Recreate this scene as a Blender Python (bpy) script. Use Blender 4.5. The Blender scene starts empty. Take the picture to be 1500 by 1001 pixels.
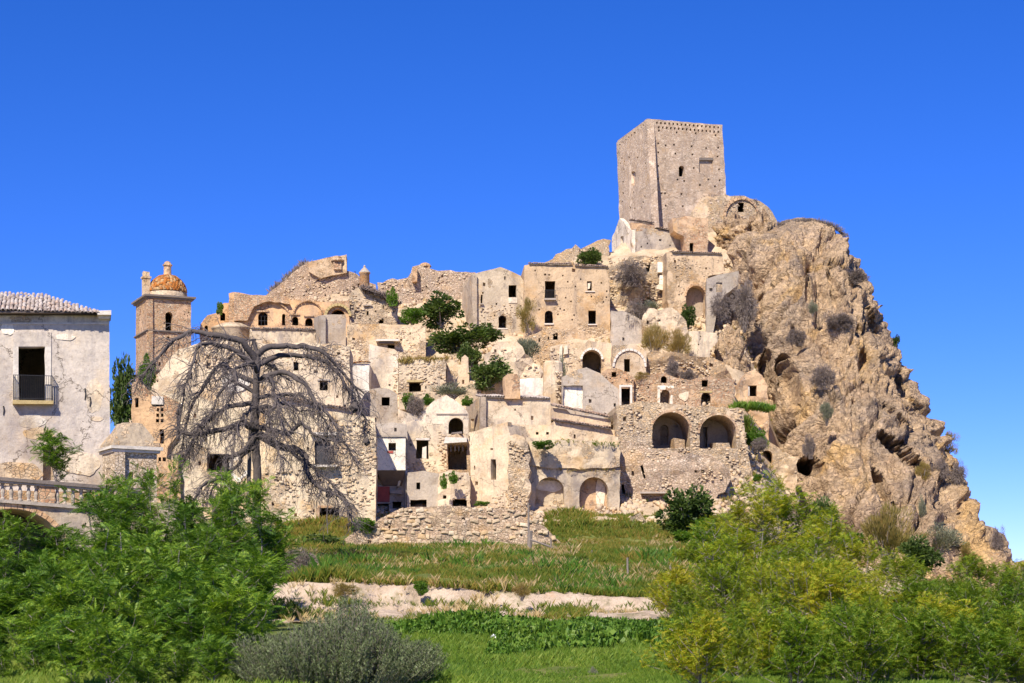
import bpy, math, random
import numpy as np
from mathutils import Vector, noise as mnoise
from mathutils.geometry import delaunay_2d_cdt
R = math.radians
random.seed(7)
rng = np.random.default_rng(7)
sc = bpy.context.scene
C = sc.collection

# ------------------------------------------------------------------ camera, sky, sun, exposure
F, HOR, CZ = 2800.0, 900.0, 1.7          # focal length in photo pixels, horizon row, eye height
cam_d = bpy.data.cameras.new('camera'); cam = bpy.data.objects.new('camera', cam_d); C.objects.link(cam)
cam.location = (0, 0, CZ); cam.rotation_euler = (R(90), 0, 0)
cam_d.sensor_width = 36; cam_d.lens = 36 * F / 1500; cam_d.shift_y = (HOR - 500.5) / 1500
cam_d.clip_end = 20000; cam_d.clip_start = 0.5
sc.camera = cam
SUN_EL, SUN_AZ = R(44), R(203)           # azimuth clockwise from +Y: behind the camera, a little to the left
sdir = Vector((math.sin(SUN_AZ) * math.cos(SUN_EL), math.cos(SUN_AZ) * math.cos(SUN_EL), math.sin(SUN_EL)))
world = bpy.data.worlds.new('World'); sc.world = world; world.use_nodes = True
wt = world.node_tree; wt.nodes.clear()
wo = wt.nodes.new('ShaderNodeOutputWorld'); wb = wt.nodes.new('ShaderNodeBackground')
sky = wt.nodes.new('ShaderNodeTexSky'); sky.sky_type = 'NISHITA'; sky.sun_disc = False
sky.sun_elevation = SUN_EL; sky.sun_rotation = SUN_AZ
sky.altitude = 3500; sky.air_density = 0.8; sky.dust_density = 0.0; sky.ozone_density = 3.0
hs = wt.nodes.new('ShaderNodeHueSaturation'); hs.inputs['Saturation'].default_value = 1.3
wt.links.new(sky.outputs[0], hs.inputs['Color']); tn_ = wt.nodes.new('ShaderNodeMixRGB'); tn_.blend_type = 'MULTIPLY'; tn_.inputs[0].default_value = 1; tn_.inputs[2].default_value = (1.0, .85, 1.35, 1)
wt.links.new(hs.outputs[0], tn_.inputs[1]); wt.links.new(tn_.outputs[0], wb.inputs['Color'])
wb.inputs['Strength'].default_value = 0.112
wt.links.new(wb.outputs[0], wo.inputs['Surface'])
sun_d = bpy.data.lights.new('sun', 'SUN'); sun = bpy.data.objects.new('sun', sun_d); C.objects.link(sun)
sun_d.energy = 5.0; sun_d.angle = R(0.5); sun_d.color = (1.0, 0.915, 0.785)
sun.rotation_euler = sdir.to_track_quat('Z', 'Y').to_euler(); sun.location = (0, 0, 120)
sc.view_settings.view_transform = 'Standard'; sc.view_settings.look = 'None'
sc.view_settings.exposure = 0.46; sc.view_settings.gamma = 1.0

# ------------------------------------------------------------------ helpers
WL = {}                                   # world origin of every object built
def at(px, py, Y): return np.array(((px - 750) / F * Y, Y, CZ + (HOR - py) / F * Y))
def YB(py): return 150 + (780 - py) * 0.19
def tag(o, label=None, cat=None, group=None, kind=None):
    if label: o['label'] = label
    if cat: o['category'] = cat
    if group: o['group'] = group
    if kind: o['kind'] = kind
    return o
def thing(name, label, cat, loc, group=None):
    o = bpy.data.objects.new(name, None); C.objects.link(o); o.empty_display_size = 0.3
    o.location = loc; WL[o.name] = np.array(loc, float)
    return tag(o, label, cat, group)
def mk(name, v, f, mat=None, parent=None, smooth=False, midx=None):
    """one mesh object; v world coordinates, f a list of faces or an int array (n,3|4)"""
    v = np.asarray(v, float).reshape(-1, 3)
    if parent is not None: org = WL[parent.name]
    else: org = np.array(((v[:, 0].min() + v[:, 0].max()) / 2, (v[:, 1].min() + v[:, 1].max()) / 2, v[:, 2].min()))
    me = bpy.data.meshes.new(name)
    lv = v - org
    if isinstance(f, np.ndarray):
        n, k = f.shape
        me.vertices.add(len(lv)); me.vertices.foreach_set('co', lv.ravel().astype(np.float32))
        me.loops.add(n * k); me.loops.foreach_set('vertex_index', f.ravel().astype(np.int32))
        me.polygons.add(n); me.polygons.foreach_set('loop_start', np.arange(0, n * k, k, dtype=np.int32))
        me.update(calc_edges=True)
    else:
        me.from_pydata(lv.tolist(), [], f); me.update()
    if smooth: me.polygons.foreach_set('use_smooth', [True] * len(me.polygons))
    if mat is not None:
        for m in (mat if isinstance(mat, (list, tuple)) else [mat]): me.materials.append(m)
    if midx is not None: me.polygons.foreach_set('material_index', midx)
    o = bpy.data.objects.new(name, me); C.objects.link(o)
    if parent is not None: o.parent = parent; WL[o.name] = org
    else: o.location = org; WL[o.name] = org
    return o
def dup(root, loc, rz, s, label=None, group=None):
    r = root.copy(); C.objects.link(r); r.location = loc; r.rotation_euler = (0, 0, rz); r.scale = s
    if label: r['label'] = label
    if group: r['group'] = group
    for ch in list(root.children):
        c = ch.copy(); C.objects.link(c); c.parent = r
    return r
class MB:
    """collects boxes and free faces for one mesh"""
    def __init__(s): s.v = []; s.f = []
    def add(s, v, f):
        b = len(s.v); s.v += [tuple(map(float, p)) for p in v]; s.f += [tuple(i + b for i in q) for q in f]
    def hexa(s, p):                       # 8 points: 4 bottom, 4 top
        s.add(p, [(3, 2, 1, 0), (4, 5, 6, 7), (0, 1, 5, 4), (1, 2, 6, 5), (2, 3, 7, 6), (3, 0, 4, 7)])
    def box(s, c, size, rz=0.0, jit=0.0):
        a, b, h = size; cs, sn = math.cos(rz), math.sin(rz); p = []
        for z in (0, h):
            for x, y in ((-a, -b), (a, -b), (a, b), (-a, b)):
                x /= 2; y /= 2
                p.append((c[0] + x * cs - y * sn + random.uniform(-jit, jit), c[1] + x * sn + y * cs + random.uniform(-jit, jit), c[2] + z + random.uniform(-jit, jit)))
        s.hexa(p)
    def lathe(s, c, prof, n=12, a0=0.0, sq=1.0):
        b = len(s.v)
        for r, z in prof:
            for i in range(n):
                a = a0 + 2 * math.pi * i / n
                s.v.append((c[0] + r * math.cos(a), c[1] + r * math.sin(a) * sq, c[2] + z))
        for j in range(len(prof) - 1):
            for i in range(n):
                k = (i + 1) % n
                s.f.append((b + j * n + i, b + j * n + k, b + (j + 1) * n + k, b + (j + 1) * n + i))
        s.f.append(tuple(b + (len(prof) - 1) * n + i for i in range(n)))
    def build(s, name, mat, parent=None, smooth=False): return mk(name, s.v, s.f, mat, parent, smooth)
def btubes(P, Rd, sides=3):
    """many tubes at once: P (N,K,3), Rd (N,K)"""
    P = np.asarray(P, float); Rd = np.asarray(Rd, float); N, K, _ = P.shape
    T = np.gradient(P, axis=1); T /= np.linalg.norm(T, axis=2, keepdims=True) + 1e-9
    ref = np.where(np.abs(T[..., 2:3]) > 0.9, np.array([1.0, 0, 0]), np.array([0, 0, 1.0]))
    A = np.cross(T, ref); A /= np.linalg.norm(A, axis=2, keepdims=True) + 1e-9
    B = np.cross(T, A)
    ang = np.arange(sides) * 2 * math.pi / sides
    V = P[:, :, None, :] + Rd[:, :, None, None] * (np.cos(ang)[None, None, :, None] * A[:, :, None, :] + np.sin(ang)[None, None, :, None] * B[:, :, None, :])
    idx = np.arange(N * K * sides).reshape(N, K, sides)
    a = idx[:, :-1, :]; b = np.roll(a, -1, axis=2); c = idx[:, 1:, :]; d = np.roll(c, -1, axis=2)
    return V.reshape(-1, 3), np.stack([a, b, d, c], -1).reshape(-1, 4)
def cat(parts):
    vs, fs, o = [], [], 0
    for v, f in parts: vs.append(v); fs.append(f + o); o += len(v)
    return np.concatenate(vs), np.concatenate(fs)
def inst(tv, tf, Rm, s, pos):
    """copies of a template as one vertex/face array"""
    tv = np.asarray(tv, float); N = len(pos); s = np.asarray(s, float)
    if s.ndim == 1: s = s[:, None].repeat(3, 1)
    V = np.einsum('nij,nkj->nki', Rm, tv[None] * s[:, None, :]) + np.asarray(pos)[:, None, :]
    Fc = np.asarray(tf)[None] + (np.arange(N) * len(tv))[:, None, None]
    return V.reshape(-1, 3), Fc.reshape(-1, np.asarray(tf).shape[1])
def unit(a): return a / (np.linalg.norm(a, axis=-1, keepdims=True) + 1e-9)
def frames(d, up=None):
    """rotation matrices whose x axis is d and whose z axis leans to up"""
    d = unit(np.asarray(d, float))
    if up is None: up = rng.normal(size=d.shape)
    y = unit(np.cross(up, d)); z = np.cross(d, y)
    return np.stack([d, y, z], axis=2)
def randdir(n): return unit(rng.normal(size=(n, 3)))
def fbm(p, sc_, H=1.0, o=4): return mnoise.fractal(Vector(p) * sc_, H, 2.0, o)

# ------------------------------------------------------------------ materials
class G:
    """small wrapper round a node tree"""
    def __init__(s, name):
        s.m = bpy.data.materials.new(name); s.m.use_nodes = True; s.t = s.m.node_tree; s.t.nodes.clear()
        s.out = s.t.nodes.new('ShaderNodeOutputMaterial')
    def n(s, typ, props=None, **ins):
        nd = s.t.nodes.new('ShaderNode' + typ)
        for k, v in (props or {}).items(): setattr(nd, k, v)
        for k, v in ins.items():
            key = int(k[1:]) if k[0] == '_' else k.replace('__', ' ')
            s.put(nd.inputs[key], v)
        return nd
    def put(s, sock, v):
        if isinstance(v, bpy.types.NodeSocket): s.t.links.new(v, sock)
        else:
            if sock.type == 'RGBA' and len(v) == 3: v = (*v, 1)
            sock.default_value = v
    def pos(s): return s.n('NewGeometry').outputs['Position']
    def scale(s, v, xyz): return s.n('VectorMath', {'operation': 'MULTIPLY'}, _0=v, _1=xyz).outputs[0]
    def addv(s, a, b): return s.n('VectorMath', {'operation': 'ADD'}, _0=a, _1=b).outputs[0]
    def noise(s, v, scale, detail=5, rough=0.6, dist=0.0, out='Fac'):
        return s.n('TexNoise', Vector=v, Scale=scale, Detail=detail, Roughness=rough, Distortion=dist).outputs[out]
    def ramp(s, fac, stops, interp='LINEAR'):
        nd = s.n('ValToRGB', Fac=fac); cr = nd.color_ramp; cr.interpolation = interp
        while len(cr.elements) < len(stops): cr.elements.new(0.5)
        for e, (p, c) in zip(cr.elements, stops):
            e.position = p; e.color = (*c, 1) if len(c) == 3 else c
        return nd.outputs['Color']
    def step(s, fac, a, b):
        nd = s.n('MapRange', {'interpolation_type': 'SMOOTHSTEP'}, Value=fac, From__Min=a, From__Max=b); return nd.outputs[0]
    def mix(s, fac, a, b, mode='MIX'):
        nd = s.n('MixRGB', {'blend_type': mode}, Fac=fac, Color1=a, Color2=b); return nd.outputs[0]
    def math(s, op, a, b=0.0):
        return s.n('Math', {'operation': op}, _0=a, _1=b).outputs[0]
    def bump(s, h, strength=1.0, dist=0.1): return s.n('Bump', Strength=strength, Distance=dist, Height=h).outputs[0]
    def fin(s, col, rough=0.9, normal=None, spec=0.2):
        b = s.n('BsdfPrincipled'); s.put(b.inputs['Base Color'], col); s.put(b.inputs['Roughness'], rough)
        b.inputs['Specular IOR Level'].default_value = spec
        if normal is not None: s.put(b.inputs['Normal'], normal)
        s.t.links.new(b.outputs[0], s.out.inputs[0]); return s.m
STONE = [(0.0, (.44, .33, .22)), (.2, (.56, .43, .285)), (.4, (.51, .40, .28)), (.55, (.62, .48, .32)), (.7, (.57, .39, .21)), (.85, (.68, .56, .40)), (1.0, (.48, .36, .25))]
STONE_PINK = [(0.0, (.40, .29, .21)), (.25, (.54, .41, .30)), (.5, (.49, .37, .275)), (.7, (.60, .47, .35)), (.88, (.70, .58, .46)), (1.0, (.45, .32, .22))]
BRICKY = [(0.0, (.40, .22, .13)), (.3, (.58, .36, .21)), (.55, (.62, .42, .27)), (.8, (.68, .50, .33)), (1.0, (.48, .28, .15))]
WCACHE = {}
def wall_mat(name, plaster, frac=0.4, stones=STONE, mortar=(.62, .50, .36), stain=0.4, stain_col=(.27, .23, .21), cell=4.2, bumpd=0.09, tint=(.62, .36, .12), tint_amt=0.35, streak=0.35, msc=0.28, rnd=True):
    g = G(name); p = g.pos()
    wob = g.n('VectorMath', {'operation': 'SCALE'}, _0=g.noise(p, 2.2, 3, .6, 0, 'Color'), Scale=0.22).outputs[0]
    pw = g.scale(g.addv(p, wob), (1, 1, 1.55))
    vor = g.n('TexVoronoi', {'feature': 'F1'}, Vector=pw, Scale=cell)
    edge = g.n('TexVoronoi', {'feature': 'DISTANCE_TO_EDGE'}, Vector=pw, Scale=cell).outputs['Distance']
    sep = g.n('SeparateColor', Color=vor.outputs['Color'])
    stc = g.ramp(sep.outputs[0], stones)
    stc = g.mix(0.5, stc, g.ramp(g.noise(p, 9, 4, .7), [(.3, (.66, .61, .56)), (.7, (1.2, 1.16, 1.1))]), 'MULTIPLY')
    joint = g.step(edge, .015, .10)
    mcol = g.mix(g.step(g.noise(p, 1.1, 4), .42, .6), mortar, tuple(c * .6 for c in mortar))
    stone = g.mix(joint, mcol, stc)
    big = g.noise(p, .33, 6, .62)
    pl = g.ramp(big, [(.30, tuple(c * k for c, k in zip(plaster, (.72, .64, .55)))), (.45, plaster), (.58, tuple(min(.9, c * 1.16) for c in plaster)), (.72, tuple(c * .78 for c in plaster))])
    fine = g.ramp(g.noise(p, 5.5, 6, .72), [(.28, (.50, .46, .42)), (.46, (.95, .94, .93)), (.55, (1.02, 1.02, 1.0)), (.72, (1.2, 1.18, 1.14))])
    pl = g.mix(.75, pl, fine, 'MULTIPLY')
    m = g.noise(g.addv(p, (17.3, 4.1, 9.2)), msc, 8, .66)
    t = .5 + (.5 - frac) * .42
    mask = g.step(m, t - .012, t + .02)
    col = g.mix(mask, pl, stone)
    tn = g.math('MULTIPLY', g.step(g.noise(g.addv(p, (3, 31, 7)), .42, 5, .6), .54, .68), tint_amt)
    col = g.mix(tn, col, tint)
    st = g.noise(g.scale(p, (1, 1, .55)), .5, 7, .7)
    sm = g.math('MULTIPLY', g.step(st, .50, .68), stain * 1.25)
    sk = g.noise(g.scale(p, (1.6, 1.6, .12)), 1.0, 5, .65)
    sm2 = g.math('MULTIPLY', g.step(sk, .53, .72), streak * 1.25)
    col = g.mix(g.math('MAXIMUM', sm, sm2), col, stain_col)
    col = g.mix(.9, col, g.ramp(g.n('ObjectInfo').outputs['Random'], [(0, (.84, .83, .82)), (.3, (1.03, 1.02, 1.0)), (.55, (1.10, 1.08, 1.04)), (.8, (1.0, .92, .82)), (1, (.90, .81, .70))]), 'MULTIPLY') if rnd else col
    crk = g.n('TexVoronoi', {'feature': 'DISTANCE_TO_EDGE'}, Vector=g.addv(p, g.n('VectorMath', {'operation': 'SCALE'}, _0=g.noise(p, .8, 5, .7, 0, 'Color'), Scale=1.6).outputs[0]), Scale=.22).outputs['Distance']
    ck = g.math('MULTIPLY', g.math('SUBTRACT', 1.0, g.step(crk, .002, .007)), .75)
    col = g.mix(ck, col, (.10, .075, .055))
    h = g.math('ADD', g.math('MULTIPLY', joint, g.math('MULTIPLY', mask, .55)), g.math('MULTIPLY', g.noise(p, 4.5, 7, .7), .65))
    h = g.math('SUBTRACT', h, g.math('MULTIPLY', mask, .35))
    return g.fin(col, .93, g.bump(h, 1.0, bumpd))
M = {}
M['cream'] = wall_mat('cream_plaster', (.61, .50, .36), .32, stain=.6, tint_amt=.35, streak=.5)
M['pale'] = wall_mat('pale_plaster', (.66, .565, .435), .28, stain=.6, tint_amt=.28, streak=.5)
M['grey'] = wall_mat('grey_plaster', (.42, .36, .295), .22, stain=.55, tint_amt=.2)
M['pink'] = wall_mat('pink_plaster', (.58, .46, .325), .36, stain=.4, tint_amt=.4)
M['ochre'] = wall_mat('ochre_brick', (.62, .42, .25), .50, BRICKY, stain=.3, tint_amt=.5, cell=4.2)
M['brick'] = wall_mat('brick_rubble', (.56, .39, .25), .66, BRICKY, stain=.35, tint_amt=.35, cell=4.0)
M['rubble'] = wall_mat('rubble_stone', (.62, .48, .33), .72, stain=.35, tint_amt=.35, bumpd=.12)
M['rubble_mix'] = wall_mat('rubble_and_plaster', (.62, .49, .34), .52, stain=.42, tint_amt=.4, bumpd=.11)
M['tower'] = wall_mat('tower_stone', (.66, .53, .41), .74, STONE_PINK, (.64, .51, .40), stain=.22, tint_amt=.2, cell=4.2, streak=.25, bumpd=.04)
M['masonry'] = wall_mat('pinkish_ruin_masonry', (.58, .45, .32), .78, STONE_PINK, (.52, .40, .28), stain=.35, tint_amt=.4, cell=4.0, streak=.3, bumpd=.1)
M['belfry'] = wall_mat('belfry_brick', (.62, .42, .27), .62, BRICKY, stain=.25, tint_amt=.3, cell=3.6, streak=.2)
M['white'] = wall_mat('white_lime', (.76, .70, .60), .12, stain=.45, tint_amt=.15, streak=.45)
M['facade'] = wall_mat('cream_facade', (.64, .52, .36), .42, stain=.35, tint_amt=.5, bumpd=.1)
M['hut'] = wall_mat('pale_hut_stone', (.74, .67, .57), .8, [(0, (.5, .44, .36)), (.4, (.68, .6, .5)), (.8, (.8, .74, .65)), (1, (.6, .5, .4))], stain=.25, tint_amt=.25, cell=5.0)
M['house'] = wall_mat('weathered_house_plaster', (.56, .485, .405), .16, stain=.5, stain_col=(.34, .30, .285), tint=(.70, .55, .38), tint_amt=.7, cell=3.2, streak=.35, bumpd=.06, rnd=False)
def plain(name, col, rough=.9, var=.35, sc_=3.0, bumpd=.03, spec=.2):
    g = G(name); p = g.pos()
    c = g.mix(var, col, g.ramp(g.noise(p, sc_, 6, .7), [(.25, (.45, .42, .4)), (.5, (1, 1, 1)), (.75, (1.3, 1.25, 1.2))]), 'MULTIPLY')
    return g.fin(c, rough, g.bump(g.noise(p, sc_ * 4, 5), .8, bumpd), spec)
M['trim'] = plain('stone_trim', (.40, .34, .28), .9, .6, 2.5)
M['lightstone'] = plain('pale_stone_trim', (.68, .61, .52), .9, .6, 2.5)
M['darktrim'] = plain('dark_weathered_cornice', (.20, .165, .14), .9, .6, 3)
M['oldstone'] = plain('dull_weathered_stone', (.42, .36, .29), .9, .8, 3)
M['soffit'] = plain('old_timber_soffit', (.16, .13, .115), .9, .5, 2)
M['wood'] = plain('old_grey_wood', (.24, .20, .17), .85, .5, 5)
M['iron'] = plain('black_iron', (.03, .03, .035), .6, .3, 5)
M['redpaint'] = plain('faded_red_paint', (.42, .09, .07), .8, .6, 2.5)
M['ochrestone'] = plain('ochre_sill', (.47, .36, .17), .9, .6, 3)
M['bag'] = plain('white_plastic', (.85, .86, .88), .4, .1, 5)
M['shutter'] = plain('dark_shutter', (.06, .058, .065), .7, .3, 4)
M['lantern'] = plain('dark_lantern_metal', (.025, .022, .02), .6, .3, 4)
def tile_mat(name, cols):
    g = G(name); p = g.pos(); r = g.n('NewGeometry').outputs['Random Per Island']
    oi = g.n('ObjectInfo').outputs['Random']
    rr = g.math('FRACT', g.math('ADD', r, oi))
    c = g.ramp(rr, cols)
    c = g.mix(.7, c, g.ramp(g.noise(p, 6, 5, .7), [(.25, (.5, .48, .46)), (.55, (1, 1, 1)), (.75, (1.25, 1.2, 1.15))]), 'MULTIPLY')
    return g.fin(c, .9, g.bump(g.noise(p, 14, 4), .7, .03))
M['tile'] = tile_mat('lichened_clay_tile', [(0, (.36, .28, .23)), (.3, (.50, .43, .37)), (.6, (.58, .51, .45)), (.85, (.46, .38, .32)), (1, (.55, .40, .30))])
M['tile_dark'] = tile_mat('dark_clay_tile', [(0, (.22, .14, .10)), (.4, (.36, .25, .19)), (.7, (.45, .35, .28)), (1, (.30, .18, .12))])
M['dome'] = tile_mat('glazed_dome_tile', [(0, (.40, .13, .03)), (.35, (.50, .19, .04)), (.6, (.36, .16, .06)), (.85, (.55, .36, .17)), (1, (.28, .11, .05))])
def stone_mat(name, stops):
    g = G(name); p = g.pos(); r = g.n('NewGeometry').outputs['Random Per Island']; oi = g.n('ObjectInfo').outputs['Random']
    c = g.ramp(g.math('FRACT', g.math('ADD', r, oi)), stops)
    c = g.mix(.6, c, g.ramp(g.noise(p, 7, 5, .7), [(.25, (.55, .52, .5)), (.5, (1, 1, 1)), (.75, (1.25, 1.2, 1.15))]), 'MULTIPLY')
    return g.fin(c, .93, g.bump(g.noise(p, 9, 5), .9, .06))
M['stones'] = stone_mat('loose_stones', STONE)
M['stones_pink'] = stone_mat('loose_pink_stones', STONE_PINK)
def rock_mat():
    g = G('conglomerate_rock'); p = g.pos()
    wob = g.n('VectorMath', {'operation': 'SCALE'}, _0=g.noise(p, .5, 4, .6, 0, 'Color'), Scale=2.0).outputs[0]
    q = g.addv(p, wob)
    strat = g.n('Mapping', Vector=q, Rotation=(0, R(-52), 0), Scale=(.35, 1, 1.6)).outputs[0]
    a = g.noise(strat, .22, 9, .68)
    col = g.ramp(a, [(.28, (.27, .195, .14)), (.42, (.44, .32, .215)), (.52, (.57, .42, .27)), (.62, (.48, .36, .26)), (.76, (.62, .49, .34))])
    yl = g.step(g.noise(g.addv(p, (50, 3, 8)), .11, 6, .62), .51, .62)
    col = g.mix(g.math('MULTIPLY', yl, .75), col, (.64, .42, .18))
    gr = g.step(g.noise(g.addv(p, (5, 70, 2)), .13, 7, .66), .48, .60)
    col = g.mix(g.math('MULTIPLY', gr, .6), col, (.31, .25, .20))
    pv = g.n('TexVoronoi', {'feature': 'F1'}, Vector=q, Scale=2.4)
    peb = g.n('SeparateColor', Color=pv.outputs['Color']).outputs[0]
    col = g.mix(.5, col, g.ramp(peb, [(0, (.55, .5, .46)), (.5, (1, .98, .95)), (.85, (1.3, 1.27, 1.2)), (1, (.8, .7, .6))]), 'MULTIPLY')
    col = g.mix(.7, col, g.ramp(g.noise(p, 1.6, 9, .75), [(.3, (.5, .46, .43)), (.5, (1, 1, 1)), (.7, (1.22, 1.18, 1.12))]), 'MULTIPLY')
    org = g.step(g.noise(g.addv(p, (9, 9, 40)), .35, 7, .7), .63, .70)
    col = g.mix(g.math('MULTIPLY', org, .5), col, (.62, .30, .06))
    h = g.math('ADD', g.math('MULTIPLY', g.noise(strat, .9, 10, .72), 1.2), g.math('MULTIPLY', g.math('SUBTRACT', 1.0, pv.outputs['Distance']), .55))
    fv = g.n('TexVoronoi', {'feature': 'F1'}, Vector=q, Scale=5.5)
    col = g.mix(.45, col, g.ramp(g.n('SeparateColor', Color=fv.outputs['Color']).outputs[1], [(0, (.5, .46, .43)), (.45, (1, .98, .95)), (.9, (1.35, 1.3, 1.22))]), 'MULTIPLY')
    h = g.math('ADD', h, g.math('MULTIPLY', g.math('SUBTRACT', 1.0, fv.outputs['Distance']), .22))
    return g.fin(col, .95, g.bump(h, 1.0, .55), .1)
M['rock'] = rock_mat()
def earth_mat(name, c1, c2, c3, sc_=.5):
    g = G(name); p = g.pos()
    col = g.ramp(g.noise(p, sc_, 8, .68), [(.3, c1), (.5, c2), (.68, c3)])
    col = g.mix(.6, col, g.ramp(g.noise(p, 7, 6, .7), [(.3, (.55, .53, .5)), (.5, (1, 1, 1)), (.7, (1.2, 1.2, 1.15))]), 'MULTIPLY')
    return g.fin(col, .97, g.bump(g.noise(p, 3, 8, .7), 1.0, .12), .1)
M['earth'] = earth_mat('hillside_earth', (.36, .27, .17), (.55, .42, .28), (.64, .52, .37))
M['soil_grass'] = earth_mat('meadow_soil', (.09, .12, .03), (.15, .18, .045), (.25, .22, .08))
def bank_mat():
    g = G('sandy_bank'); p = g.pos()
    s = g.ramp(g.noise(p, .8, 9, .7), [(.3, (.40, .30, .22)), (.45, (.58, .45, .33)), (.6, (.68, .55, .42)), (.72, (.50, .37, .27))])
    s = g.mix(.5, s, g.ramp(g.noise(p, 9, 6, .75), [(.3, (.6, .56, .53)), (.55, (1, 1, 1)), (.75, (1.2, 1.15, 1.1))]), 'MULTIPLY')
    og = g.step(g.noise(g.addv(p, (3, 3, 3)), .55, 6, .65), .60, .70)
    s = g.mix(g.math('MULTIPLY', og, .5), s, (.60, .30, .12))
    gm = g.step(g.noise(g.addv(p, (30, 7, 3)), .5, 7, .7), .53, .62)
    s = g.mix(g.math('MULTIPLY', gm, .6), s, (.22, .20, .09))
    return g.fin(s, .97, g.bump(g.noise(p, 2.2, 9, .72), 1.0, .25), .1)
M['bank'] = bank_mat()
def leaf_mat(name, cols, trans=.35, nsc=.5, rough=.5, spec=.3):
    g = G(name); p = g.pos(); r = g.n('NewGeometry').outputs['Random Per Island']; oi = g.n('ObjectInfo').outputs['Random']
    k = g.math('ADD', g.math('MULTIPLY', r, .45), g.math('MULTIPLY', g.noise(g.addv(p, g.n('CombineXYZ', X=g.math('MULTIPLY', oi, 40.0)).outputs[0]), nsc, 3, .6), .75))
    k = g.math('ADD', k, g.math('MULTIPLY', g.math('SUBTRACT', oi, .5), .22))
    n = len(cols); c = g.ramp(k, [(.22 + .6 * i / (n - 1), cc) for i, cc in enumerate(cols)])
    b = g.n('BsdfPrincipled', Roughness=rough); g.put(b.inputs['Base Color'], c); b.inputs['Specular IOR Level'].default_value = spec
    tc = g.mix(1.0, c, (1.25, 1.3, .55), 'MULTIPLY')
    tr = g.n('BsdfTranslucent', Color=tc)
    mx = g.n('MixShader', Fac=trans); g.t.links.new(b.outputs[0], mx.inputs[1]); g.t.links.new(tr.outputs[0], mx.inputs[2])
    g.t.links.new(mx.outputs[0], g.out.inputs[0]); return g.m
L = {}
L['ail'] = leaf_mat('tree_of_heaven_leaf', [(.032, .08, .009), (.065, .145, .014), (.125, .235, .02), (.27, .38, .035)], .35)
L['loc'] = leaf_mat('yellowing_locust_leaf', [(.065, .13, .010), (.14, .225, .014), (.25, .335, .02), (.36, .40, .024), (.44, .37, .03)], .4, .35)
L['locg'] = leaf_mat('green_locust_leaf', [(.06, .13, .012), (.11, .21, .016), (.18, .27, .02), (.27, .30, .025)], .4, .35)
L['olive'] = leaf_mat('olive_leaf', [(.07, .10, .034), (.12, .155, .06), (.18, .22, .095), (.28, .32, .17)], .2, .8, .6, .2)
L['fig'] = leaf_mat('dark_green_leaf', [(.03, .06, .012), (.055, .095, .018), (.09, .14, .028), (.15, .19, .06)], .3)
L['broom'] = leaf_mat('olive_brown_broom', [(.14, .11, .035), (.22, .18, .05), (.30, .24, .07), (.34, .22, .07)], .25)
L['sage'] = leaf_mat('grey_green_sage', [(.13, .14, .085), (.20, .21, .14), (.27, .27, .19)], .2)
L['dry'] = leaf_mat('dry_lilac_twig', [(.12, .095, .085), (.19, .15, .135), (.27, .22, .19)], .1)
L['grass'] = leaf_mat('tall_meadow_grass', [(.06, .11, .014), (.10, .165, .018), (.16, .21, .026), (.25, .245, .04), (.36, .24, .06)], .4, .18)
L['lush'] = leaf_mat('lush_weed', [(.045, .11, .014), (.075, .17, .02), (.12, .23, .025), (.18, .28, .035)], .35, .25)
L['lower'] = leaf_mat('fresh_lower_grass', [(.07, .14, .016), (.13, .23, .025), (.20, .30, .035), (.30, .36, .06)], .4, .22)
L['straw'] = leaf_mat('dry_straw', [(.42, .28, .11), (.50, .37, .18), (.58, .46, .26)], .3)
M['bark'] = plain('grey_bark', (.27, .23, .20), .9, .6, 4)
M['deadwood'] = plain('dead_cedar_bark', (.105, .088, .082), .9, .6, 3, .05)
M['deadtwig'] = plain('dead_cedar_twig', (.165, .138, .132), .9, .4, 3, .02)

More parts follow.
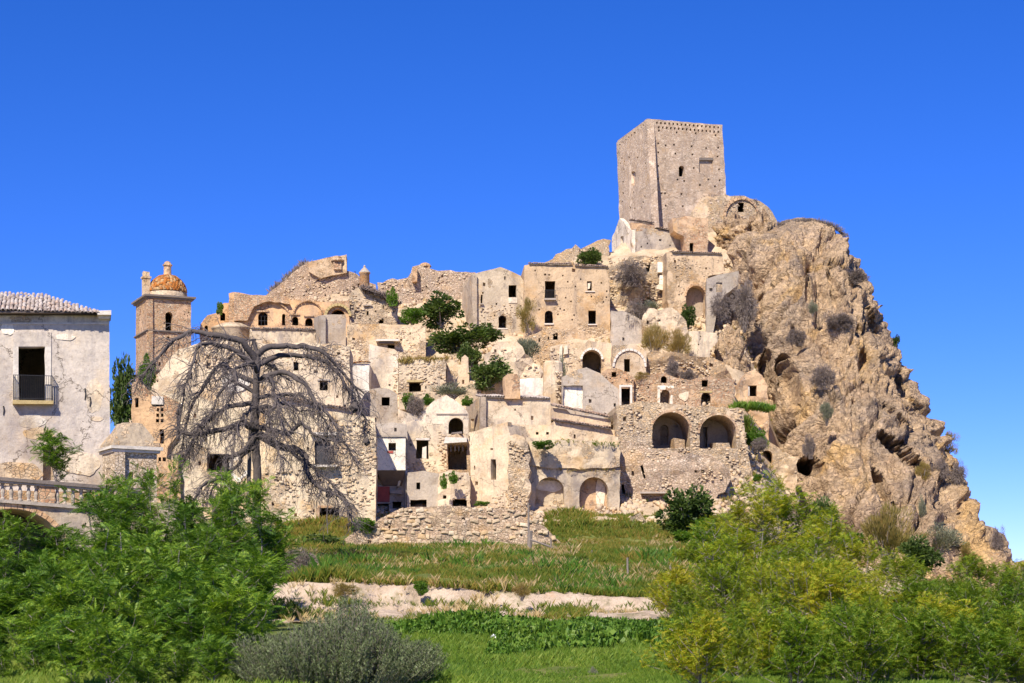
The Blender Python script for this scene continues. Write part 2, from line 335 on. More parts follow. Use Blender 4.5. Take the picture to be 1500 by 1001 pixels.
# ------------------------------------------------------------------ terrain
def sstep(a, b, x):
    t = np.clip((x - a) / (b - a), 0, 1); return t * t * (3 - 2 * t)
CR_PX = [-300, 60, 160, 200, 300, 400, 500, 600, 700, 800, 900, 960, 1060, 1150]
CR_PY = [800, 700, 640, 560, 488, 450, 425, 440, 420, 395, 362, 330, 310, 330]
PRO_Y = [-400, 0, 45, 79, 84.4, 86, 145, 151]
PRO_Z = [-2.6, -1.75, -1.65, -.16, .55, 1.4, 5.0, 6.5]
def bank_off(x): return np.array([1.8 * mnoise.noise((xx * .09, 3.1, 0)) + 1.0 * mnoise.noise((xx * .45, 9.1, 0)) for xx in np.ravel(x)]).reshape(np.shape(x))
def H(x, y, offs=None):
    x = np.asarray(x, float); y = np.asarray(y, float)
    yy = np.maximum(y, 20); px = 750 + F * x / yy
    yo = y if offs is None else y + offs
    z = np.interp(yo, PRO_Y, PRO_Z) + CZ
    z = z - sstep(480, 1000, px) * .7 * sstep(80, 86, y) * (1 - sstep(86, 130, y))
    zlow = np.interp(yy, [45, 80, 110, 150], [-1.65, -1.0, -.6, .8]) + CZ; wr = sstep(1000, 1090, px) * sstep(50, 75, yy)
    z = z * (1 - wr) + zlow * wr
    cpy = np.interp(px, CR_PX, CR_PY); yc = YB(cpy); zc = (HOR - cpy) / F * yc + CZ
    py = 780 - (yy - 150) / .19
    dip = .9 * sstep(152, 160, yy) * (1 - sstep(205, 225, yy))
    zt = -dip + np.where(yy < yc, (HOR - py) / F * yy + CZ, zc - .12 * (yy - yc) - .002 * (yy - yc) ** 2)
    z = np.where(yy > 151, zt, z)
    zr = np.interp(yy, [80, 110, 145, 175, 200, 260, 400], [-1.0, -.6, .6, 4.5, 6, 3, -4]) * (1 - .75 * sstep(1230, 1480, px)) + CZ
    w = sstep(1068, 1235, px) * sstep(90, 130, yy)
    z = z * (1 - w) + zr * w
    wl = (1 - sstep(-150, 60, px)) * sstep(110, 150, yy)
    return z * (1 - wl) + 4 * wl
def patch(name, x0, x1, y0, y1, st, mat, amp=.15, nsc=.35, bank=False, sy=None):
    nx = int((x1 - x0) / st) + 1; ny = int((y1 - y0) / (sy or st)) + 1
    X, Y = np.meshgrid(np.linspace(x0, x1, nx), np.linspace(y0, y1, ny))
    offs = bank_off(X[0])[None, :].repeat(ny, 0) * sstep(72, 80, Y) * (1 - sstep(90, 99, Y))
    Z = H(X, Y, offs)
    nz = np.array([mnoise.fractal((a * nsc, b * nsc, 0), .9, 2.0, 5) for a, b in zip(X.ravel(), Y.ravel())]).reshape(X.shape)
    Z = Z + amp * nz
    if name == 'hillside':
        Z = Z + .3 * np.array([mnoise.turbulence((a * .45, b * .45, 2), 3, True) for a, b in zip(X.ravel(), Y.ravel())]).reshape(X.shape) - .2; Z[0] -= 5
    if bank:
        gl = np.array([mnoise.ridged_multi_fractal((a * .55, b * .12, 4), 1.0, 2.0, 4, 1.0, 2.0) for a, b in zip(X.ravel(), Y.ravel())]).reshape(X.shape)
        Z = Z - .34 * gl * sstep(81, 84, Y + offs) * (1 - sstep(85.6, 86.3, Y + offs))
    v = np.stack([X, Y, Z], -1).reshape(-1, 3)
    i = np.arange(nx * ny).reshape(ny, nx)
    f = np.stack([i[:-1, :-1], i[:-1, 1:], i[1:, 1:], i[1:, :-1]], -1).reshape(-1, 4)
    return tag(mk(name, v, f, mat, smooth=True), kind='structure')
patch('lower_meadow', -70, 70, -30, 75.2, 1.2, M['soil_grass'], .10)
patch('earth_bank', -62, 62, 75, 87.4, .22, M['bank'], .12, .8, True, .14)
patch('upper_meadow', -95, 95, 87.3, 153, 1.0, M['soil_grass'], .45)
patch('hillside', -150, 170, 151.9, 330, .9, M['earth'], .7, .22)
g_ = 9000.0
tag(mk('plain', [(-g_, -g_, -6), (g_, -g_, -6), (g_, g_, -6), (-g_, g_, -6)], [(0, 1, 2, 3)], M['soil_grass']), kind='structure')

# ------------------------------------------------------------------ the crag
def crag():
    tp = np.array([318, 326, 340, 362, 400, 465, 540, 610, 690, 760, 810, 840, 900, 960.])
    xr = np.array([1185, 1210, 1230, 1246, 1268, 1294, 1330, 1370, 1406, 1442, 1488, 1522, 1590, 1660.])
    xl = np.array([1160, 1142, 1122, 1075, 1066, 1062, 1052, 1040, 1030, 1020, 1010, 1000, 1000, 1000.])
    bb = np.array([.8, 2.5, 4.5, 7.5, 11.5, 17.5, 24, 31, 38, 45, 49, 51, 54, 56.])
    Yc = 225.0; NR, NC = 330, 420
    py = np.linspace(318, 950, NR); th = np.concatenate([np.linspace(R(-35), R(205), NC - 40), np.linspace(R(205), R(325), 42)[1:-1]])
    a = np.interp(py, tp, xr); l = np.interp(py, tp, xl); b = np.interp(py, tp, bb)
    XR = (a - 750) / F * Yc; XL = (l - 750) / F * Yc; z = (HOR - py) / F * Yc + CZ
    xc = (XR + XL) / 2; hw = (XR - XL) / 2
    cs, sn = np.cos(th), np.sin(th)
    px_of = lambda x_, y_: 750 + F * x_ / y_
    Z = np.repeat(z[:, None], NC, 1); Yy = Yc - b[:, None] * (np.sign(sn) * np.abs(sn) ** .95)[None]; Q = HOR - F * (Z - CZ) / Yy; T = np.interp(Q, tp, xr)
    for _ in range(12):                  # fit the right-hand outline of the rows to the ridge line
        xc = (XR + XL) / 2; hw = np.maximum((XR - XL) / 2, .3); X = xc[:, None] + hw[:, None] * (np.sign(cs) * np.abs(cs) ** .9)[None]
        ex = (px_of(X, Yy) - T)[:, :NC - 40].max(1); XR = XR - .7 * ex / F * Yc
    V = np.stack([X, Yy, Z], -1)
    du = np.gradient(V, axis=1); dv = np.gradient(V, axis=0)
    Nn = unit(np.cross(dv, du))
    if Nn[NR // 2, NC // 2, 1] > 0: Nn = -Nn
    Vf = V.reshape(-1, 3); Nf = Nn.reshape(-1, 3); d = np.zeros(len(Vf))
    ca, sa = math.cos(R(-60)), math.sin(R(-60))
    def cells(u, y, w, k):
        dd, pp = mnoise.voronoi((u, y, w)); q = pp[0]; c = mnoise.cell(q * 7.31 + Vector((k, 0, 0)))
        return c * 2 - 1, min(1.0, (dd[1] - dd[0]) * 3.0)
    for i, (x, y, zz) in enumerate(Vf):
        wx = 2.2 * mnoise.noise((x * .1, y * .1, zz * .1)) + .7 * mnoise.noise((x * .4, y * .4, zz * .4 + 9)); wz = 2.0 * mnoise.noise((x * .1 + 30, y * .1, zz * .1))
        u = (x + wx) * ca - (zz + wz) * sa; w = (x + wx) * sa + (zz + wz) * ca         # along / across the strata
        c1, e1 = cells(u * .028, y * .07, w * .17, .3); c2, e2 = cells(u * .10 + 5, y * .2, w * .45, .7); c3, e3 = cells(u * .42, y * .5, w * .85, .5)
        r1 = mnoise.ridged_multi_fractal((u * .014, y * .05, w * .085), .8, 2.2, 6, 1.0, 2.0) - 1.1
        r2 = mnoise.fractal((x * .14, y * .14, zz * .08), .8, 2.1, 5); r3 = mnoise.turbulence((x * .7, y * .7, zz * .6), 4, True)
        d[i] = (.7 * c1 + .32 * c2) * (1 - .6 * max(0, Nf[i][0])) + 1.4 * e1 + .6 * e2 + .1 * c3 + .22 * e3 + 2.0 * r1 + .6 * r2 - .55 * (r3 - .5) - 1.5
    fade = np.repeat(np.clip((py - 318) / 60, .12, 1)[:, None], NC, 1).ravel()
    V2 = Vf + Nf * (d * fade)[:, None]
    P = 750 + F * V2[:, 0] / V2[:, 1]; Q = HOR - F * (V2[:, 2] - CZ) / V2[:, 1]
    for (cx, cy, rx, ry, an, dep) in [(1187, 684, 19, 12, 0, 7), (1158, 556, 14, 34, 10, 5), (1130, 540, 9, 26, -5, 3.5), (1322, 662, 9, 42, 52, 4), (1294, 722, 8, 36, 22, 3.6), (1286, 470, 6, 22, 15, 2.6), (1262, 486, 6, 10, 0, 2.4), (1230, 425, 5, 30, 22, 2.4), (1215, 370, 5, 34, 25, 2.2), (1345, 575, 6, 34, 25, 3), (1182, 425, 4, 22, 5, 2), (1112, 455, 6, 24, 10, 2.2), (1168, 500, 5, 20, 12, 2.4), (1225, 440, 5, 15, 20, 2), (1418, 748, 6, 12, 15, 2), (1250, 610, 4, 26, 0, 1.8), (1330, 520, 5, 18, 20, 2), (1270, 530, 6, 22, 30, 2), (1395, 690, 5, 20, 25, 1.6), (1380, 640, 5, 16, 25, 1.6), (1210, 520, 5, 14, 15, 2), (1310, 610, 5, 24, 40, 2)]:
        t = R(an); dx = P - cx; dy = Q - cy
        e = ((dx * math.cos(t) - dy * math.sin(t)) / rx) ** 2 + ((dx * math.sin(t) + dy * math.cos(t)) / ry) ** 2
        V2[:, 1] += (dep if dep >= 3.5 else dep * .5) * np.clip(1.25 - e, 0, 1) ** .6 * (V2[:, 1] < 224)
    for _ in range(5):
        P = 750 + F * V2[:, 0] / V2[:, 1]; Q = HOR - F * (V2[:, 2] - CZ) / V2[:, 1]; e_ = (P - np.interp(Q, tp, xr)).reshape(NR, NC).max(1)
        co = -np.convolve(np.pad(e_, 10, 'edge'), np.ones(21) / 21, 'valid') * .8; V3 = V2.reshape(NR, NC, 3)
        V3[:, :, 0] += (co / F * Yc)[:, None] * np.clip((V3[:, :, 0] - xc[:, None]) / hw[:, None], 0, 1); V2 = V3.reshape(-1, 3)
    Pl = (750 + F * V2[:, 0] / V2[:, 1]).reshape(NR, NC).min(1); cl = np.convolve(np.pad(l - Pl, 14, 'edge'), np.ones(29) / 29, 'valid'); V3 = V2.reshape(NR, NC, 3)
    V3[:, :, 0] += (cl / F * Yc)[:, None] * np.clip((xc[:, None] - V3[:, :, 0]) / hw[:, None], 0, 1); V2 = V3.reshape(-1, 3)
    idx = np.arange(NR * NC).reshape(NR, NC)
    f = np.stack([idx[:-1, :-1], idx[1:, :-1], idx[1:, 1:], idx[:-1, 1:]], -1).reshape(-1, 4)
    f = np.concatenate([f, np.stack([idx[:-1, -1], idx[1:, -1], idx[1:, 0], idx[:-1, 0]], -1)])
    o = mk('crag', V2, f, M['rock'])
    return tag(o, kind='structure')
CR = crag()
from mathutils.bvhtree import BVHTree
_bv = BVHTree.FromPolygons([tuple(v.co + CR.location) for v in CR.data.vertices], [tuple(p.vertices) for p in CR.data.polygons])
def on_crag(px, py, dflt):
    h = _bv.ray_cast(Vector((0, 0, CZ)), Vector(at(px, py, 1.0)) - Vector((0, 0, CZ)))
    return h[0].y if h[0] is not None and h[0].y < 245 else dflt
def boulder(name, cpx, cpy, Y, rx, ry, rz, seed, mat, label=None, cat_='rock', n=60, amp=.28, struct=False):
    c = at(cpx, cpy, Y); v = []; f = []
    for j in range(n + 1):
        ph = math.pi * j / n
        for i in range(2 * n):
            a = math.pi * i / n; q = Vector((math.sin(ph) * math.cos(a), math.sin(ph) * math.sin(a), math.cos(ph)))
            k = 1 + amp * mnoise.fractal(q * 1.6 + Vector((seed, 0, 0)), .8, 2, 6) + amp * .5 * mnoise.turbulence(q * 4 + Vector((0, seed, 0)), 4, True) - amp * .3 + amp * .55 * (mnoise.cell(mnoise.voronoi(q * 2.1 + Vector((seed, seed, 0)))[1][0] * 9.7) - .5)
            v.append((c[0] + q.x * rx * k, c[1] + q.y * ry * k, c[2] + q.z * rz * k))
    i = np.arange((n + 1) * 2 * n).reshape(n + 1, 2 * n); j = np.roll(i, -1, 1)
    f = np.stack([i[:-1], i[1:], j[1:], j[:-1]], -1).reshape(-1, 4)
    o = mk(name, v, f, mat)
    return tag(o, kind='structure') if struct else tag(o, label, cat_)
boulder('rock_outcrop', 1076, 346, 230, 2.5, 2.4, 2.3, 3.3, M['rock'], 'rugged grey rock outcrop below the vaulted castle ruin')
boulder('rock_outcrop', 1116, 350, 230, 1.9, 2.6, 3.1, 8.1, M['rock'], 'brown rock outcrop joining the castle ruin to the crag summit')
boulder('rock_outcrop', 1070, 535, 200, 1.9, 2.2, 3.8, 5.7, M['rock'], 'rough rock face beside the tall plastered pier')
boulder('rock_outcrop', 1082, 475, 212, 2.3, 2.6, 4.6, 1.7, M['rock'], 'rough rock face right of the house with the infilled arch')

# ------------------------------------------------------------------ walls with real openings
class PL:
    """upright wall plane through photo column px at distance Y, turned by yaw (right end recedes)"""
    def __init__(s, px, Y, yaw=0.0):
        s.p0 = ((px - 750) / F * Y, Y); a = R(yaw); s.c, s.s = math.cos(a), math.sin(a); s.a = a
    def uz(s, px, py):
        k = (px - 750) / F; t = (k * s.p0[1] - s.p0[0]) / (s.c - k * s.s); y = s.p0[1] + t * s.s
        return (t, CZ + (HOR - py) / F * y)
    def w(s, u, z, d=0.0): return (s.p0[0] + u * s.c - s.s * d, s.p0[1] + u * s.s + s.c * d, z)
    def side(s, u, left=True):
        """plane along the flank that starts at front coordinate u"""
        q = PL.__new__(PL); w = s.w(u, 0); q.p0 = (w[0], w[1])
        a = s.a + (math.pi / 2 if not left else -math.pi / 2); q.a = a; q.c, q.s = math.cos(a), math.sin(a); return q
def inside(P, poly):
    x, y = P[:, 0], P[:, 1]; r = np.zeros(len(P), bool); n = len(poly); j = n - 1
    for i in range(n):
        xi, yi = poly[i]; xj, yj = poly[j]
        if yi != yj: r ^= ((yi > y) != (yj > y)) & (x < (xj - xi) * (y - yi) / (yj - yi) + xi)
        j = i
    return r
def resample(poly, st, jit=0.0):
    out = []; n = len(poly)
    for i in range(n):
        a, b = np.array(poly[i]), np.array(poly[(i + 1) % n]); d = b - a; ln = np.linalg.norm(d)
        k = max(1, int(ln / st)); nr = np.array((-d[1], d[0])) / (ln + 1e-9)
        for m in range(k):
            p = a + d * m / k
            if jit and (m > 0 or ln > 1): p = p + nr * random.uniform(-jit, jit)
            out.append((float(p[0]), float(p[1])))
    return out
def hole_poly(P, h):
    if h[0] == 'u': return list(h[1])
    k, x0, y0, x1, y1 = h[:5]
    if k.lower() in ('r', 'h'): pts = [(x0, y0), (x1, y0), (x1, y1), (x0, y1)]
    elif k.lower() == 'a':
        r = (x1 - x0) / 2; rise = min(r, (y1 - y0) * .9); cx = (x0 + x1) / 2
        pts = [(x0, y1)] + [(cx - r * math.cos(t), y0 + rise - rise * math.sin(t)) for t in np.linspace(0, math.pi, 11)] + [(x1, y1)]
    else: pts = h[1]
    return [P.uz(*q) for q in pts]
def wall(parent, P, outline, holes=(), D=6.0, mat=None, name='wall', g=.55, disp=.05, rag=.06, reveal=.45, back=True, auto=.1):
    """front sheet with openings, swept back by D; holes: (kind, x0,y0,x1,y1[,depth,infill mat]); capital kinds are blind"""
    out = [P.uz(*q) for q in outline]; ob = resample(out, g, rag)
    hp = []; hs_ = []
    if auto:
        bx0, bx1 = min(p[0] for p in out), max(p[0] for p in out); bz0, bz1 = min(p[1] for p in out), max(p[1] for p in out); holes = list(holes)
        boxes = [hole_poly(P, h) for h in holes]; boxes = [(min(a[0] for a in q) - .3, min(a[1] for a in q) - .3, max(a[0] for a in q) + .3, max(a[1] for a in q) + .3) for q in boxes]
        for _ in range(int((bx1 - bx0) * (bz1 - bz0) * auto * 1.6)):
            w_, h_ = random.uniform(.12, .36), random.uniform(.14, .42); u_, z_ = random.uniform(bx0, bx1), random.uniform(bz0, bz1)
            cs = np.array([(u_ - .25, z_ - .25), (u_ + w_ + .25, z_ - .25), (u_ + w_ + .25, z_ + h_ + .25), (u_ - .25, z_ + h_ + .25)])
            if inside(cs, out).all() and all(u_ + w_ < b[0] or u_ > b[2] or z_ + h_ < b[1] or z_ > b[3] for b in boxes):
                holes.append(('u', [(u_, z_ + h_), (u_ + w_, z_ + h_ * random.uniform(.8, 1)), (u_ + w_, z_), (u_, z_)])); boxes.append((u_ - .2, z_ - .2, u_ + w_ + .2, z_ + h_ + .2))
    for h in holes:
        poly = hole_poly(P, h); small = h[0] in 'hu'
        hp.append(resample(poly, 5 if small else .45, 0 if small else .035)); hs_.append(h)
    xs = [p[0] for p in ob]; zs = [p[1] for p in ob]
    nx = int((max(xs) - min(xs)) / g); nz = int((max(zs) - min(zs)) / g)
    if nx > 0 and nz > 0:
        gx, gz = np.meshgrid(np.linspace(min(xs), max(xs), nx + 2)[1:-1], np.linspace(min(zs), max(zs), nz + 2)[1:-1])
        gp = np.stack([gx.ravel(), gz.ravel()], 1) + rng.uniform(-.3, .3, (gx.size, 2)) * g
        k = inside(gp, ob)
        for q in hp: k &= ~inside(gp, q)
        gp = gp[k]
    else: gp = np.zeros((0, 2))
    pts = [Vector(p) for p in ob]; ed = [(i, (i + 1) % len(ob)) for i in range(len(ob))]
    for q in hp:
        b = len(pts); pts += [Vector(p) for p in q]; ed += [(b + i, b + (i + 1) % len(q)) for i in range(len(q))]
    pts += [Vector(p) for p in gp]
    r = delaunay_2d_cdt(pts, ed, [], 0, 1e-5)
    v2 = np.array([(p.x, p.y) for p in r[0]]); tri = np.array(r[2]); cen = v2[tri].mean(1)
    k = inside(cen, ob)
    for q in hp: k &= ~inside(cen, q)
    tri = tri[k]
    def dsp(u, z):
        w = P.w(u, z); return disp * 2 * fbm(w, .35) + disp * .8 * fbm((w[2], w[0], w[1]), 1.5, 1, 2)
    V = [P.w(u, z, dsp(u, z)) for u, z in v2]; Fc = [tuple(map(int, t)) for t in tri]; mi = [0] * len(Fc); mats = [mat]
    def sweep(loop, dep, close=None, both=True):
        b = len(V); n = len(loop)
        for u, z in loop: V.append(P.w(u, z, dsp(u, z)))
        for u, z in loop: V.append(P.w(u, z, dep))
        for i in range(n):
            j = (i + 1) % n; Fc.append((b + i, b + j, b + n + j, b + n + i)); mi.append(0)
        if close is not None:
            t = delaunay_2d_cdt([Vector(p) for p in loop], [(i, (i + 1) % n) for i in range(n)], [], 0, 1e-6)
            vv = np.array([(p.x, p.y) for p in t[0]]); tt = np.array(t[2]); kk = inside(vv[tt].mean(1), loop); b2 = len(V)
            for u, z in vv: V.append(P.w(u, z, dep))
            for q in tt[kk]: Fc.append(tuple(int(a) + b2 for a in q)); mi.append(close)
    sweep(ob, D, 0 if back else None)
    for q, h in zip(hp, hs_):
        dep = h[5] if len(h) > 5 and h[5] else (.35 if h[0] in 'hu' else reveal)
        dep = min(dep, D * .95)
        if h[0] in 'hu': sweep(q, dep, 0)
        elif h[0].isupper():
            m = h[6] if len(h) > 6 else mat
            if m not in mats: mats.append(m)
            sweep(q, dep, mats.index(m))
        else: sweep(q, dep)
    return mk(name, V, Fc, mats, parent, midx=mi)
def pbox(parent, P, x0, y0, x1, y1, d0, d1, name, mat, jit=.01):
    """box on a wall plane: photo rectangle, from depth d0 (negative = proud) to d1"""
    b = MB(); a = [P.uz(*q) for q in ((x0, y1), (x1, y1), (x1, y0), (x0, y0))]
    j = lambda: random.uniform(-jit, jit)
    lo = [P.w(a[0][0] + j(), a[0][1] + j(), d0), P.w(a[1][0] + j(), a[1][1] + j(), d0), P.w(a[1][0], a[1][1], d1), P.w(a[0][0], a[0][1], d1)]
    hi = [P.w(a[3][0] + j(), a[3][1] + j(), d0), P.w(a[2][0] + j(), a[2][1] + j(), d0), P.w(a[2][0], a[2][1], d1), P.w(a[3][0], a[3][1], d1)]
    b.hexa(lo + hi); return b.build(name, mat, parent)
def patch_on(t, P, x, y, rx, ry, mat, name, n=16, d=-.018, seed=0, d2=.06):
    a = [P.uz(x + rx * (1 + .35 * mnoise.noise((seed, math.cos(q) * 1.3, math.sin(q) * 1.3))) * math.cos(q), y + ry * (1 + .35 * mnoise.noise((math.sin(q) * 1.5, seed, math.cos(q) * 1.5))) * math.sin(q)) for q in np.linspace(0, 2 * math.pi, n, endpoint=False)]
    b = MB(); b.add([P.w(u, z, d) for u, z in a] + [P.w(u, z, d2) for u, z in a], [tuple(range(n))] + [(i, (i + 1) % n, n + (i + 1) % n, n + i) for i in range(n)]); return b.build(name, mat, t)
CUBE = np.array([(-1, -1, -1), (1, -1, -1), (1, 1, -1), (-1, 1, -1), (-1, -1, 1), (1, -1, 1), (1, 1, 1), (-1, 1, 1)], float) / 2
CUBEF = np.array([(0, 3, 2, 1), (4, 5, 6, 7), (0, 1, 5, 4), (1, 2, 6, 5), (2, 3, 7, 6), (3, 0, 4, 7)])
# a worn stone: cube with a smaller outer face
STV = np.array([(-.5, -.5, -.42), (.5, -.5, -.5), (.5, .5, -.45), (-.5, .5, -.5), (-.44, -.5, .5), (.5, -.5, .4), (.5, .5, .5), (-.5, .5, .45), (-.3, -.85, -.28), (.34, -.8, -.25), (.27, -.85, .3), (-.3, -.8, .24)])
STF = np.array([(0, 3, 2, 1), (4, 5, 6, 7), (1, 2, 6, 5), (2, 3, 7, 6), (3, 0, 4, 7), (0, 1, 9, 8), (1, 5, 10, 9), (5, 4, 11, 10), (4, 0, 8, 11), (8, 9, 10, 11)])
def rubble(parent, P, poly, n0, size=(.22, .5), mat=None, holes=(), proud=.05, name='loose_stones'):
    """stones standing proud of a wall, joined: too small to pick apart"""
    n = int(n0 * .7); proud *= .6; pp = [P.uz(*q) for q in poly]; xs = [p[0] for p in pp]; zs = [p[1] for p in pp]
    q = np.stack([rng.uniform(min(xs), max(xs), n), rng.uniform(min(zs), max(zs), n)], 1); k = inside(q, pp)
    for h in holes:
        if h[0] != 'h': k &= ~inside(q, hole_poly(P, h))
    q = q[k]; m = len(q)
    if not m: return
    pos = np.array([P.w(u, z, .03 - proud * .6 * random.random()) for u, z in q])
    ln = rng.uniform(size[0], size[1], m) * .56; s = np.stack([ln, rng.uniform(.06, .14, m) * (.8 + 1.6 * proud), ln * rng.uniform(.4, .8, m)], 1)
    tl = rng.uniform(-.2, .2, m); ca, sa = np.cos(tl), np.sin(tl)
    Rm = np.zeros((m, 3, 3)); ex = np.array((P.c, P.s, 0)); ey = np.array((-P.s, P.c, 0)); ez = np.array((0, 0, 1.0))
    Rm[:, :, 0] = ca[:, None] * ex + sa[:, None] * ez; Rm[:, :, 2] = -sa[:, None] * ex + ca[:, None] * ez; Rm[:, :, 1] = ey
    v, f = inst(STV, STF, Rm, s, pos); v += rng.normal(0, .012, v.shape)
    o = mk(name, v, f, mat or M['stones'], parent); o['kind'] = 'stuff'; return o
def putlogs(n, x0, y0, x1, y1, s=2.2, avoid=()):
    out = []; t = 0
    while len(out) < n and t < 500:
        t += 1; x, y = random.uniform(x0, x1), random.uniform(y0, y1)
        if all(not (a[1] - s * 2 < x < a[3] + s and a[2] - s * 2 < y < a[4] + s) for a in list(avoid) + out if not isinstance(a[1], (list, tuple))):
            out.append(('h', x, y, x + s, y + s * 1.1))
    return out
def tiles(parent, P, a, b, mat=None, w=.24, ov=.25, back=1.2, rise=.5, name='roof_tiles', r=.11):
    """row of overlapping half-round tiles along an eave between photo points a and b"""
    (u0, z0), (u1, z1) = P.uz(*a), P.uz(*b); n = max(2, int(abs(u1 - u0) / w)); parts = []
    for i in range(n):
        t = (i + .5) / n; u = u0 + (u1 - u0) * t; z = z0 + (z1 - z0) * t + random.uniform(-.04, .04); o = -ov - random.uniform(-.06, .06)
        if random.random() < .06: continue
        vv = []
        for dd, zz, rr in ((o, z, r), (o + .5, z + .5 * rise / back, r * .85), (back, z + rise, r * .85)):
            for q in np.linspace(0, math.pi, 5):
                vv.append(P.w(u - rr * math.cos(q), zz + rr * math.sin(q), dd))
        for dd, zz, rr in ((o, z, r * .72),):
            for q in np.linspace(0, math.pi, 5): vv.append(P.w(u - rr * math.cos(q), zz + rr * math.sin(q), dd))
        for q in np.linspace(0, math.pi, 5): vv.append(P.w(u - r * .6 * math.cos(q), z + rise + r * .6 * math.sin(q) - .02, back))
        fs = [(k * 5 + q, k * 5 + q + 1, k * 5 + q + 6, k * 5 + q + 5) for k in range(2) for q in range(4)]
        fs += [(q, 15 + q, 16 + q, q + 1) for q in range(4)] + [(15 + q, 20 + q, 21 + q, 16 + q) for q in range(4)]
        parts.append((np.array(vv), np.array(fs)))
    v, f = cat(parts); o = mk(name, v, f, mat or M['tile_dark'], parent); o['kind'] = 'stuff'
    s = MB(); dd = ((-ov * .8, -.03), (back, rise - .03))
    s.add([P.w(u0, z0 + dd[0][1], dd[0][0]), P.w(u1, z1 + dd[0][1], dd[0][0]), P.w(u1, z1 + dd[1][1], dd[1][0]), P.w(u0, z0 + dd[1][1], dd[1][0])] +
          [P.w(u0, z0 + dd[0][1] - .07, dd[0][0]), P.w(u1, z1 + dd[0][1] - .07, dd[0][0]), P.w(u1, z1 + dd[1][1] - .07, dd[1][0]), P.w(u0, z0 + dd[1][1] - .07, dd[1][0])],
          [(0, 1, 2, 3), (4, 5, 6, 7), (0, 1, 5, 4), (1, 2, 6, 5), (3, 0, 4, 7)])
    s.build('roof_deck', M['soffit'], parent); return o

# ------------------------------------------------------------------ buildings of the town, far to near
def bld(name, label, px, py, Y, yaw=0.0, cat_='house', group=None):
    t = thing(name, label, cat_, at(px, py, Y), group); return t, PL(px, Y, yaw)
def flank(P, x_corner, y=500): return P.uz(x_corner, y)[0]
def side_wall(t, P, xc, x_end, ytop, ybot, holes, mat, left=True, name='side_wall', D=.5, top2=None, **kw):
    """visible flank wall: pixel outline on the plane square to P that starts at column xc, a hair proud of the swept body"""
    u = P.uz(xc, ytop)[0]; S = P.side(u, left)
    # move 4 mm out
    sg = -1 if left else 1
    S.p0 = (S.p0[0] + sg * P.c * .06, S.p0[1] + sg * P.s * .06)
    return wall(t, S, [(xc, ytop), (x_end, top2 if top2 is not None else ytop), (x_end, ybot), (xc, ybot)], holes, D, mat, name, **kw), S

# castle keep
t, P = bld('castle_tower', 'massive square stone castle keep crowning the hilltop', 985, 326, 233, 15.6, 'tower')
hol = [('a', 994, 243, 1002, 259, .8), ('R', 1024, 234, 1044, 253, .22, M['tower'])]
for x, y in [(964, 190), (990, 193), (1018, 194), (1047, 197), (963, 209), (974, 212), (986, 211), (1012, 213), (963, 222), (988, 224), (1013, 225), (1033, 216), (1051, 215), (1050, 228), (1052, 247), (963, 242), (1015, 245), (962, 261), (991, 262), (1001, 264), (1024, 270), (1036, 262), (1053, 263), (1046, 272), (968, 282), (973, 282), (997, 283), (974, 300), (999, 301), (962, 303)]: hol.append(('h', x, y, x + 2.6, y + 2.8))
for i in range(16):
    hol.append(('h', 961 + i * 6, 178.5 + i * .45, 963.6 + i * 6, 181.6 + i * .45)); hol.append(('h', 964 + i * 5.8, 185 + i * .45, 966.4 + i * 5.8, 188.4 + i * .45))
wall(t, P, [(948, 174), (1058, 183), (1067, 335), (956, 345)], hol, 11.2, M['tower'], g=.7, disp=.05, rag=.05, auto=0)
S = P.side(P.uz(948, 174)[0]); S.p0 = (S.p0[0] - P.c * .05, S.p0[1] - P.s * .05)
lh = [('a', 924.5, 251, 931, 272, .9)] + putlogs(16, 908, 225, 945, 315, 2.0, [('r', 920, 245, 934, 276)])
for i in range(9): lh.append(('h', 907 + i * 4.4, 211 - i * 3.5, 909 + i * 4.4, 214 - i * 3.5))
wall(t, S, [(947.6, 174.5), (956, 345), (908.5, 345), (902.5, 210)], lh, .9, M['tower'], 'side_wall', g=.7, disp=.05, rag=.05, auto=0)
pbox(t, P, 1024, 231.5, 1044.5, 235, -.08, .3, 'lintel', M['darktrim'])
def quoins(t, P, a, b, st=.5, mat=None, mx=.62):
    (ua_, za_), (ub_, zb_) = P.uz(*a), P.uz(*b); q = MB(); z = zb_; i = 0
    while z < za_ - .1:
        k = (z - zb_) / (za_ - zb_); u = ub_ + (ua_ - ub_) * k; lf, ld = (mx, .36) if i % 2 else (.36, mx); lf *= random.uniform(.8, 1.1); ld *= random.uniform(.8, 1.1); h = st * random.uniform(.82, .96); e = random.uniform(.09, .12)
        q.hexa([P.w(u - e, z, -e), P.w(u + lf, z, -e), P.w(u + lf, z, ld), P.w(u - e, z, ld), P.w(u - e, z + h, -e), P.w(u + lf, z + h, -e), P.w(u + lf, z + h, ld), P.w(u - e, z + h, ld)]); z += st; i += 1
    o = q.build('quoins', mat or M['stones_pink'], t); o['kind'] = 'stuff'; return o
quoins(t, P, (948, 174.5), (956, 345))
